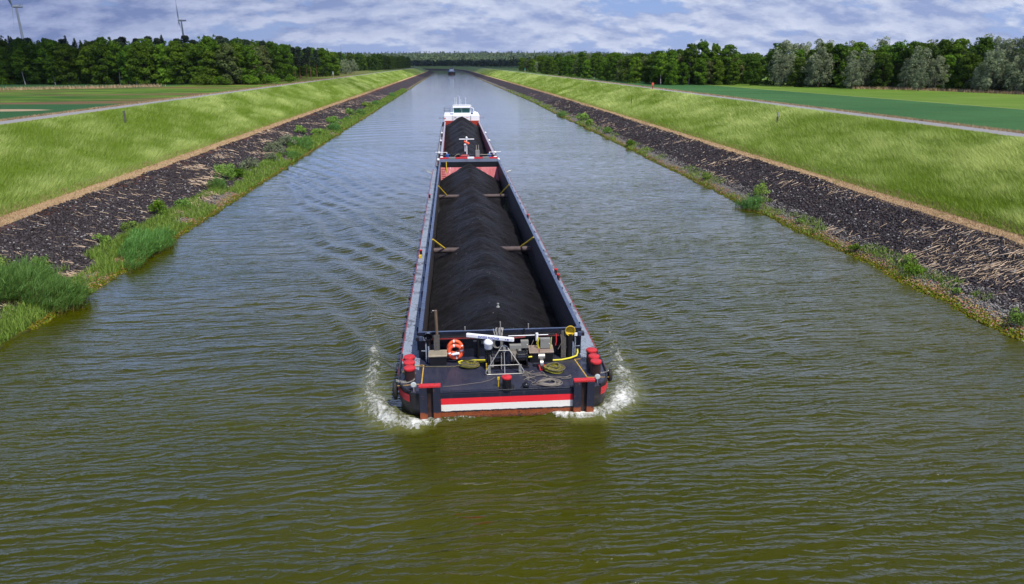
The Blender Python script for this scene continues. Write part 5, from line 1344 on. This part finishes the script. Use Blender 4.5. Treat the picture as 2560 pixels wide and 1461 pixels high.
tag(blades('dry_reeds', X, Y, np.full(n, FZ + .02), R.uniform(.4, 1.2, n), np.full(n, .2), R.randn(n, 2) * .25, L_drygr, .4 + .6 * R.rand(n), R, None, None), 'narrow pale strip of dry reeds crossing the left fields', 'reeds', kind='stuff')

# ---- grass on the embankments
def bank_pts(side, xa, xb, n, ymin, ymax, R, power=1.35):
    u = R.rand(n); k = 1 - power   # density ~ y^-power
    Y = (ymin ** k + u * (ymax ** k - ymin ** k)) ** (1 / k); x = R.uniform(xa, xb, n); return x, Y
def bank_world(side, x, Y):
    P = PR if side > 0 else PL; Z = prof(P, x)
    return ((x + shiftR(Y)) if side > 0 else (-x + shiftL(Y))), Z
for side, xa, xb, N, lab in ((1, 41.7, 55.9, 350000, 'long wind combed green grass covering the right bank'), (-1, 37.8, 53.6, 350000, 'long wind combed green grass covering the left bank')):
    x, Y = bank_pts(side, xa, xb, N, 28 if side > 0 else 32, 900, R, 1.40); W, Z = bank_world(side, x, Y)
    silk = fbm(W * .16 + 50, Y * .085 + W * .05, 4); sil2 = fbm(W * .6, Y * .35, 3); big = fbm(W * .05 + 9, Y * .02, 3)
    edge = sstep(0, 1.8, x - xa); top = sstep(0, 1.5, xb - x)
    far = (np.clip(Y / 80, 1, 6))
    H = (.30 + .42 * sil2 * edge) * (.5 + .5 * top) * (.75 + .5 * R.rand(N)); Wd = .042 * far * R.uniform(.7, 1.4, N)
    H = H * np.minimum(1.25, far ** .3)
    lx = (.26 + .55 * silk) * (-1 if side > 0 else 1) * .55; ly = .35 * silk + .05
    lean = np.stack([lx + R.randn(N) * .20, ly + R.randn(N) * .20], 1) * H[:, None] * 1.5
    tone = np.clip(.12 + 1.7 * (silk - .40) + 1.2 * (sil2 - .5) + R.randn(N) * .24, 0, 1) * (.35 + .65 * edge)
    tone = tone * (.7 + .5 * big).clip(0, 1.1)
    o = blades('bank_grass', W, Y, Z - .04, H, Wd, lean, L_grass, np.clip(tone, 0, 1), R, None, None)
    tag(o, lab, 'grass', kind='stuff')
    # dry fringe along the verge
    n = 26000; x, Y = bank_pts(side, xa - 1.9, xa + .9, n, 34, 500, R, 1.4); W, Z = bank_world(side, x, Y)
    H = R.uniform(.06, .22, n) * (1 + 1.2 * sstep(xa - .6, xa + .9, x))
    o = blades('verge_grass', W, Y, Z - .01, H, .05 * np.clip(Y / 80, 1, 5), R.randn(n, 2) * .12, L_drygr, R.rand(n) * (1 - .5 * sstep(xa, xa + .9, x)), R, None, None)
    tag(o, 'dry tan grass along the verge of the %s bank' % ('right' if side > 0 else 'left'), 'grass', kind='stuff')
    # tufts along the path edges
    n = 20000; x, Y = bank_pts(side, xb + 3.2, xb + 5.2, n, 50, 420, R, 1.3); W, Z = bank_world(side, x, Y)
    o = blades('path_side_grass', W, Y, Z - .01, R.uniform(.10, .42, n), .06 * np.clip(Y / 80, 1, 4), R.randn(n, 2) * .15, L_drygr, .1 + .7 * R.rand(n), R, None, None)
    tag(o, 'yellowing grass between the %s gravel path and the field' % ('right' if side > 0 else 'left'), 'grass', kind='stuff')
# ---- rubble stones, straw and moss on the slopes
def rocks(name, side, xa, xb, N, ymin, ymax, smin, smax, colf, label, power=1.8):
    x, Y = bank_pts(side, xa, xb, N, ymin, ymax, R, power); W, Z = bank_world(side, x, Y)
    Z = Z + (fbm(x * .5 + 40 * side, Y * .5, 4) - .5) * .34 + (fbm(x * .12, Y * .09 + 9, 3) - .5) * .34
    S = R.uniform(smin, smax, N) * np.clip(Y / 90, 1, 3) ** .6
    base = np.array([[1, 0, 0], [0, 1, 0], [-1, 0, 0], [0, -1, 0], [0, 0, 1], [0, 0, -1]], float)
    V = base[None] * (S[:, None, None] * R.uniform(.55, 1.25, (N, 6, 1))) * np.array([1, 1, .62])
    V += R.randn(N, 6, 3) * S[:, None, None] * .14
    a = R.uniform(0, 6.28, N); ca, sa = np.cos(a)[:, None], np.sin(a)[:, None]
    Vx = V[..., 0] * ca - V[..., 1] * sa; Vy = V[..., 0] * sa + V[..., 1] * ca
    V = np.stack([Vx + W[:, None], Vy + Y[:, None], V[..., 2] + Z[:, None] + .02], -1).reshape(-1, 3)
    f = np.array([[0, 1, 4], [1, 2, 4], [2, 3, 4], [3, 0, 4], [1, 0, 5], [2, 1, 5], [3, 2, 5], [0, 3, 5]])
    F = (np.arange(N)[:, None, None] * 6 + f[None]).reshape(-1, 3)
    m, g = new_mat(name); c = g.attr('col', 'Color'); principled(g, c, .9)
    c = np.repeat(colf(x, Y, Z), 6, 0)
    tag(np_mesh(name, V, F, m, {'col': c}), label, 'stones', kind='stuff')
def col_dark(x, Y, Z):
    n = len(x); b = .018 + .055 * R.rand(n) ** 1.6; c = np.stack([b * 1.10, b * .95, b * 1.0], 1)
    w = R.rand(n) < .03; c[w] = np.array([.26, .25, .24]); return c
def col_toe(x, Y, Z):
    n = len(x); k = np.clip(Z / .30 + R.randn(n) * .35, 0, 3.2)
    moss = np.stack([.07 + .07 * R.rand(n), .075 + .07 * R.rand(n), np.full(n, .008)], 1)
    och = np.stack([.16 + .20 * R.rand(n), .11 + .14 * R.rand(n), .055 + .08 * R.rand(n)], 1)
    gr = np.stack([.10 + .16 * R.rand(n)] * 3, 1) * np.array([1.04, .98, .90])
    return np.where(k[:, None] < .55, moss, np.where(k[:, None] < 1.3, och, gr))
rocks('basalt_rubble', 1, 33.6, 40.2, 42000, 33, 260, .05, .17, col_dark, 'dark basalt rubble covering the right slope')
rocks('basalt_rubble', -1, 28.0, 36.0, 40000, 40, 260, .05, .16, col_dark, 'dark basalt rubble covering the left slope')
rocks('shore_stones', 1, 31.7, 34.6, 16000, 33, 260, .04, .13, col_toe, 'mossy and pale stones at the right waterline')
rocks('shore_stones', -1, 25.0, 27.4, 12000, 40, 260, .04, .12, col_toe, 'mossy and pale stones at the left waterline')
# flattened straw in patches
for side, xa, xb in ((1, 33.6, 39.8), (-1, 27.0, 35.6)):
    N = 8000 if side > 0 else 20000; x, Y = bank_pts(side, xa, xb, N, 33 if side > 0 else 40, 330, R, 1.7); W, Z = bank_world(side, x, Y)
    dens = fbm(W * .33 + 3, Y * .17 + W * .22 * side, 4) ; keep = dens + R.randn(N) * .03 > .615; keep &= R.rand(N) < (.5 if side > 0 else .62); keep |= R.rand(N) < .03
    x, Y, W, Z = x[keep], Y[keep], W[keep], Z[keep]; n = len(x)
    Z = Z + (fbm(x * .5 + 40 * side, Y * .5, 4) - .5) * .34 + (fbm(x * .12, Y * .09 + 9, 3) - .5) * .34
    a = R.normal(.25 if side > 0 else -.15, .55, n); L_ = R.uniform(.2, .95, n); wd = R.uniform(.006, .011, n) * np.clip(Y / 45, 1, 5)
    P = PR if side > 0 else PL; dx, dy = np.cos(a) * L_ / 2, np.sin(a) * L_ / 2
    sl = (prof(P, np.abs(x) + .5) - prof(P, np.abs(x) - .5)) * side
    px, py = -np.sin(a) * wd, np.cos(a) * wd; lift = R.uniform(.05, .16, n)
    A = np.stack([W - dx - px, Y - dy - py, Z - dx * sl + lift], 1); B = np.stack([W - dx + px, Y - dy + py, Z - dx * sl + lift + .02], 1)
    C = np.stack([W + dx + px, Y + dy + py, Z + dx * sl + lift * R.uniform(.4, 1.3, n) + .02], 1); D = np.stack([W + dx - px, Y + dy - py, Z + dx * sl + lift], 1)
    V = np.stack([A, B, C, D], 1).reshape(-1, 3)
    tag(np_mesh('flattened_straw', V, np.arange(4 * n).reshape(n, 4), L_straw, {'tone': np.repeat(R.rand(n), 4)}), 'flattened dry reed stalks in drifts on the %s stone slope' % ('right' if side > 0 else 'left'), 'straw', kind='stuff')
# low green weeds near the waterline
for side, xa, xb, N, thr in ((1, 32.2, 34.4, 16000, .55), (-1, 25.5, 28.6, 50000, .455)):
    x, Y = bank_pts(side, xa, xb, N, 33, 420, R, 1.35); W, Z = bank_world(side, x, Y)
    d = fbm(W * .5 + 11, Y * .22, 3); keep = d + R.randn(N) * .015 + .10 * sstep(90, 200, Y) > thr; W, Y, Z = W[keep], Y[keep], Z[keep]; n = len(W)
    o = blades('waterside_weeds', W, Y, Z, R.uniform(.12, .42, n) * (1.0 if side > 0 else 1.6), .045 * np.clip(Y / 60, 1, 5), R.randn(n, 2) * .16, L_bush, np.clip(.5 + R.randn(n) * .25, 0, 1), R, None, None, seg=2)
    tag(o, 'low green weeds scattered above the %s waterline' % ('right' if side > 0 else 'left'), 'weeds', kind='stuff')

# ---- reed clumps and shrubs: each one a thing
def reed_clump(x, y, rx, ry, h, n, label, lean=(.35, -.05), tint=1.0, rot=0.0):
    z = -.05; rt = empty('reed_clump', (x, y, max(0, float(ground_z(np.array(x), np.array(y))))), label, 'reeds', 'reed clumps along the banks')
    a = R.rand(n) * 6.283; q = R.rand(n) ** .5; lx, ly = q * np.cos(a) * rx, q * np.sin(a) * ry
    wob = (1 + .25 * np.sin(3 * a + x) + .18 * np.sin(5 * a + y)) * R.uniform(.85, 1.15, n); lx, ly = lx * wob, ly * wob
    X = x + lx * math.cos(rot) - ly * math.sin(rot); Y = y + lx * math.sin(rot) + ly * math.cos(rot)
    Z = np.maximum(ground_z(X, Y), -.05) ; hh = h * (.50 + .6 * (1 - q ** 2.5)) * R.uniform(.6, 1.25, n) * (.7 + .6 * fbm(X * 1.3, Y * 1.3, 2))
    # leaf sheaves: several leaves per stem, from mid height up
    m_ = 6; Xs, Ys, Zs, Hs = (np.repeat(v, m_) for v in (X, Y, Z, hh)); f = R.uniform(.25, .92, n * m_); N = n * m_
    sx, sy = lean[0] * h * .35, lean[1] * h * .35
    Lx = R.randn(N) * .13 + .20 * lean[0] / .35 * .8; Ly = R.randn(N) * .14 + lean[1] * .3
    o = blades('leaves', Xs + sx * f, Ys + sy * f, Zs + Hs * f * .8, Hs * R.uniform(.16, .34, N), .030 * max(1, y / 60) * R.uniform(.7, 1.3, N), np.stack([Lx, Ly], 1) * (h / 1.6) * 1.3, L_reed, np.clip(-.05 + .85 * f * R.uniform(.5, 1.2, N) + R.randn(N) * .18 + .25 * (np.repeat(hh / h, m_) - .9), 0, 1) * tint, R, None, None, seg=2, parent=rt, off=rt.location)
    n3 = n; wd = .016 * max(1, y / 50)
    blades('stems', X, Y, Z - .1, hh * .85, np.full(n3, wd), np.stack([np.full(n3, sx), np.full(n3, sy)], 1) * .8, B_reed, R.rand(n3), R, None, None, seg=1, parent=rt, off=rt.location)
    return rt
RC = [(-28.2, 44.4, 3.5, 2.7, 1.8, 3600, 'large dense green reed bed in the lower left corner leaning over the water', 0.35),
      (-25.9, 57.6, 1.5, 4.6, 1.35, 1900, 'long reed bed above the lower left one, with its stems standing in the water', 0.10),
      (-26.6, 116.5, 1.2, 2.6, .85, 420, 'small flat reed tuft in the water below the broad left reed bed', 0),
      (-28.1, 131, 2.0, 5.6, 1.25, 1200, 'broad rounded reed bed half way along the left shore', 0),
      (-27.2, 163, 1.3, 3.6, 1.3, 420, 'round reed clump beyond the broad one on the left shore', 0),
      (-28.2, 190, .8, 2.0, .7, 160, 'tiny reed tuft just beyond the round left clump', 0),
      (-27.6, 214, 1.3, 4.6, 1.2, 340, 'second round reed clump up the left shore', 0),
      (-28.0, 262, 1.2, 4.4, 1.2, 260, 'low reed clump far up the left shore', 0),
      (-27.6, 330, 1.2, 6, 1.4, 220, 'most distant reed clump on the left shore', 0),
      (-28.4, 84.5, .9, 2.0, 1.1, 320, 'bright green grassy clump at the left waterline below the willow shrubs', 0),
      (31.9, 71.0, 1.15, 1.4, 1.15, 620, 'grey green dome shaped reed clump at the right waterline', 0),
      (32.2, 207, 1.2, 4.0, 1.2, 260, 'distant reed clump on the right shore', 0)]
for x, y, rx, ry, h, n, lab, ro in RC: reed_clump(x, y, rx, ry, h, n, lab, rot=ro, lean=(.42, -.10) if x < 0 else (.25, .05))
def shrub(x, y, r, h, label, leaf=None, seed=0, stems=9):
    z = float(ground_z(np.array(x), np.array(y))); rt = empty('shrub', (x, y, z), label, 'shrub', 'shrubs on the stone slopes')
    rs = random.Random(seed + 50); L = []
    for k in range(16):
        a = rs.uniform(0, 6.28); q = rs.random() ** .5; rr = rs.uniform(.22, .42) * r; L.append((q * r * .8 * math.cos(a), q * r * .8 * math.sin(a), h * rs.uniform(.25, .92) * (1 - .45 * q * q), rr, rr, rr * 1.1))
    sz = .085 * max(1, y / 80)
    c = crown_mesh('foliage', L, 620 / max(1, (y / 70) ** 1.5), sz, leaf or L_bush, seed, jitter=.8, asp=.5, inner=.3); c.parent = rt
    mb = MB()
    for k in range(stems):
        a = rs.uniform(0, 6.28); q = rs.uniform(.3, .8) * r; mb.tube([(0 + .1 * math.cos(a), .1 * math.sin(a), -.1), (q * .5 * math.cos(a), q * .5 * math.sin(a), h * .5), (q * math.cos(a), q * math.sin(a), h * .85)], [.02, .015, .006], 4)
    me = mb.build('twigs', B_bark); me.parent = rt
    return rt
SH = [(-31.0, 46.5, 1.4, 1.5, 'dark leafy shrub behind the large lower left reed bed', L_bush), (-29.6, 49.6, .6, 1.0, 'small shrub rising alone from the dark stones above the lower left reeds', L_bush),
      (-29.0, 57.0, .7, .9, 'low dark green shrub left of the long reed bed', L_bush), (-28.6, 61.5, .9, 1.1, 'shrub with reddish undergrowth above the long reed bed', L_bush), (-28.9, 68.4, 1.1, 1.4, 'rounded bright shrub where the left stones meet the shore', L_bright),
      (-28.2, 72.8, .9, .9, 'low spreading shrub right of the rounded bright one', L_bush), (-29.2, 90.5, 1.6, 1.7, 'large twiggy shrub above the left shore, its base in grass', L_bush), (-28.2, 92.5, 1.4, 1.3, 'dense green shrub joined to the large twiggy one', L_bright),
      (-28.8, 99.5, 1.6, 1.4, 'grey leaved willow shrub on the left slope, nearest of three', L_willow), (-28.0, 108.5, 1.2, 1.2, 'pale willow shrub on the left slope, middle of three', L_willow), (-29.2, 116, 1.8, 1.9, 'twiggy grey willow shrub on the left slope, farthest of three', L_willow),
      (-29.6, 127, 1.7, 1.5, 'grey green shrub left of the broad reed bed', L_willow), (-30.8, 145, 1.3, 1.5, 'dark round bush standing apart higher on the left slope', L_bush), (-28.6, 150, 1.6, 1.0, 'low bush between two reed beds on the left shore', L_bush),
      (-28.9, 176, 2.0, 1.6, 'green bush beside the round reed clump up the left shore', L_bush), (-29.0, 205, 1.6, 1.8, 'dark bush next to the second round reed clump', L_bush), (-29.0, 243, 1.8, 1.5, 'small green bush far up the left shore', L_bush),
      (34.4, 73.8, 1.0, 1.5, 'twiggy shrub behind the dome shaped reed clump on the right slope', L_bush), (34.8, 74.8, .38, 2.6, 'slender upright grey sapling above the right reed clump', L_willow), (33.0, 52.2, .6, .45, 'flat dark green shrub on the gravel in the middle of the right shore', L_bright),
      (33.3, 45.2, .75, .6, 'bright green low shrub on the right gravel, nearest of a pair', L_bright), (33.9, 46.6, .5, .8, 'thin leafy shrub just above the bright low one on the right gravel', L_bush), (33.1, 62, .5, .5, 'small green tuft shrub on the right gravel beyond the sapling', L_bush),
      (33.2, 35.2, .9, .8, 'leafy shrub cut by the right edge of the picture at the waterline', L_bush), (33.3, 40.6, .4, .35, 'tiny light shrub low on the right gravel near the frame edge', L_bush), (33.2, 88, 1.0, .8, 'low bush on the right shore beyond the dome shaped reeds', L_bush),
      (33.4, 170, 1.6, 1.4, 'light green bush on the distant right shore', L_bush), (34.0, 183, 1.8, 1.7, 'larger of the bushes on the distant right shore', L_bush), (33.6, 150, 1.3, 1.0, 'nearest of the distant bushes on the right shore', L_bush), (33.2, 128, 1.1, .8, 'small bush half way along the right shore', L_bright)]
for i, (x, y, r, h, lab, lf) in enumerate(SH): shrub(x, y, r, h, lab, lf, i * 7)

# ------------------------------------------------------------------ far woods and wooded hills
def far_wood(name, X, Y, Z, H, R_, mat, label, per=16, size=1.6, seed=1, cone=False):
    rs = np.random.RandomState(seed); n = len(X); N = n * per
    d = rs.randn(N, 3); d /= np.linalg.norm(d, axis=1, keepdims=True); d[:, 2] = np.abs(d[:, 2]) * 1.75 - .85
    Xr, Yr, Zr, Hr, Rr = (np.repeat(v, per) for v in (X, Y, Z, H, R_))
    if cone:
        t = rs.rand(N); rad = Rr * (1 - t) ; C = np.stack([Xr + d[:, 0] * rad, Yr + d[:, 1] * rad, Zr + Hr * (.25 + .75 * t)], 1)
    else:
        C = np.stack([Xr + d[:, 0] * Rr, Yr + d[:, 1] * Rr, Zr + Hr * .55 + d[:, 2] * Hr * .48], 1)
    V, F = quads(C, d + rs.randn(N, 3) * .3 + np.array([0, 0, .3]), size * rs.uniform(.6, 1.2, N), rs, .9)
    tt = np.repeat(rs.uniform(.15, .75, n), per) + rs.randn(N) * .12
    tag(np_mesh(name, V, F, mat, {'tone': np.repeat(np.clip(tt, 0, 1), 4)}), label, 'wood', kind='stuff')
L_fdark = mat_leaf('far_dark_leaves', (0.012, 0.028, 0.010), (0.032, 0.062, 0.020), .1, 0, 0)
L_fhill = mat_leaf('far_hill_leaves', (0.045, 0.075, 0.025), (0.105, 0.150, 0.050), .1, 0, 0)
rs = np.random.RandomState(21)
# dark band beyond the bend, in front of the hills
n = 3400; X = rs.uniform(-1500, 1500, n); yb = np.interp(X, [-1440, -360, -130, -45, 0, 60, 400, 1500], [2100, 1900, 1800, 1720, 1640, 1500, 1480, 1500]); Y = yb + 25 + rs.rand(n) * 240; far_wood('far_wood', X, Y, np.full(n, FZ), rs.uniform(10.5, 16, n), rs.uniform(4.5, 7.5, n), L_fdark, 'dark continuous band of far woods beyond the canal bend', 24, 2.4, 3)
n = 260; X = rs.uniform(-330, -120, n); Y = rs.uniform(1180, 1500, n) + X * .2; far_wood('far_wood', X, Y, np.full(n, FZ), rs.uniform(15, 21, n), rs.uniform(4, 7, n), L_fdark, 'dark far wood between the left bank and the canal bend', 34, 1.8, 4)
n = 420; X = rs.uniform(95, 700, n); Y = rs.uniform(800, 1500, n); far_wood('far_wood', X, Y, np.full(n, FZ), rs.uniform(14, 19, n), rs.uniform(4, 7, n), L_fdark, 'dark far wood behind the trees of the right path', 30, 1.8, 6)
# hill terrain
xs = np.linspace(-4200, 4200, 90); ys = np.linspace(2500, 5200, 40); X, Y = np.meshgrid(xs, ys)
def hill_z(X, Y):
    r = sstep(2500, 4300, Y); return FZ + r * (33 + 9 * fbm(X * .0012 + 3, Y * .001, 3) + 14 * np.exp(-((X - 350) / 900.0) ** 2) - 10 * sstep(900, 2200, np.abs(X)))
V = np.stack([X, Y, hill_z(X, Y)], -1).reshape(-1, 3); tag(np_mesh('hills', V, grid_faces(40, 90), L_fhill, {'tone': np.full(len(V), .25)}, smooth=True), kind='structure')
n = 9000; X = rs.uniform(-1900, 2100, n); Y = 2520 + rs.rand(n) ** .8 * 1850; far_wood('hill_wood', X, Y, hill_z(X, Y), rs.uniform(10, 17, n), rs.uniform(7, 11, n), L_fhill, 'pale green wooded hillside on the far horizon', 12, 4.2, 8)
n = 700; X = rs.uniform(-1900, 2100, n); Y = rs.uniform(4280, 4420, n); far_wood('hill_crest_trees', X, Y, hill_z(X, Y), rs.uniform(17, 27, n), rs.uniform(5, 7, n), L_fdark, 'jagged dark row of trees along the far hill crest', 14, 3.2, 9, cone=True)
# the woods on both sides continue out of the picture as one mass
n = 900; X = np.concatenate([rs.uniform(-420, -110, n), rs.uniform(190, 420, n)]); Y = np.concatenate([rs.uniform(300, 470, n), rs.uniform(200, 560, n)])
far_wood('deep_wood', X, Y, np.full(2 * n, FZ), np.concatenate([rs.uniform(12, 17, n), rs.uniform(7, 11, n)]), rs.uniform(3, 4.5, 2 * n), L_fdark, 'unbroken dark woodland filling in behind the tree rows', 16, 1.3, 12)

# ------------------------------------------------------------------ clouds that shade parts of the land (high above, outside the frame)
def cloud(x, y, z, rx, ry, label, seed, fac):
    rs = np.random.RandomState(seed); mb = None
    n = 26; P = []
    m = bpy.data.materials.get('cloud_vapour')
    th = np.linspace(0, np.pi, 9); ph = np.linspace(0, 2 * np.pi, 17)[:-1]; V = []; F = []
    for k in range(n):
        a = rs.rand() * 6.28; q = rs.rand() ** .5 * .8; cx, cy = x + q * rx * math.cos(a), y + q * ry * math.sin(a); r = rs.uniform(.25, .45)
        b = len(V)
        for t_ in th:
            for p_ in ph: V.append((cx + r * rx * math.sin(t_) * math.cos(p_), cy + r * ry * math.sin(t_) * math.sin(p_), z + 60 * r * math.cos(t_) * (2 if t_ < 1.5 else .6)))
        for i in range(8):
            for j in range(16): F.append((b + i * 16 + j, b + i * 16 + (j + 1) % 16, b + (i + 1) * 16 + (j + 1) % 16, b + (i + 1) * 16 + j))
    m, g = new_mat('cloud_vapour'); d = g.n.new('ShaderNodeBsdfDiffuse'); d.inputs[0].default_value = (.85, .87, .92, 1)
    tl = g.n.new('ShaderNodeBsdfTranslucent'); tl.inputs[0].default_value = (.85, .87, .92, 1)
    t = g.n.new('ShaderNodeBsdfTransparent'); mx = g.n.new('ShaderNodeMixShader'); mx.inputs[0].default_value = .5; m2 = g.n.new('ShaderNodeMixShader'); m2.inputs[0].default_value = fac
    g.l.new(d.outputs[0], mx.inputs[1]); g.l.new(tl.outputs[0], mx.inputs[2]); g.l.new(t.outputs[0], m2.inputs[1]); g.l.new(mx.outputs[0], m2.inputs[2]); finish(g, m2.outputs[0])
    tag(np_mesh('cloud', np.array(V), np.array(F), m, smooth=True), label, 'cloud', kind='structure')
def over(tx, ty, z=900.0):
    k = (z - FZ) / sdir.z; return tx + sdir.x * k, ty + sdir.y * k
cx, cy = over(-190, 345); cloud(cx, cy, 900, 150, 105, 'broken white cloud high above the left forest', 3, .14)
cx, cy = over(-60, 1390); cloud(cx, cy, 900, 800, 720, 'wide broken cloud high above the canal bend', 5, .25)
cx, cy = over(0, 2150); cloud(cx, cy, 900, 1500, 200, 'long cloud bank high before the far hills', 6, .25)

# ------------------------------------------------------------------ thin air haze over the whole place
mh = bpy.data.materials.new('haze_air'); mh.use_nodes = True; mh.node_tree.nodes.clear(); gh = G(mh.node_tree)
oh = gh.n.new('ShaderNodeOutputMaterial'); vh_ = gh.n.new('ShaderNodeVolumePrincipled'); vh_.inputs['Density'].default_value = 0.000025
vh_.inputs['Color'].default_value = (0.80, 0.88, 1.0, 1); vh_.inputs['Anisotropy'].default_value = 0.2
gh.l.new(vh_.outputs[0], oh.inputs['Volume'])
mb = MB(); mb.bx(-6500, 6500, -150, 9200, -4.5, 260); hz = mb.build('haze', mh); tag(hz, kind='stuff')
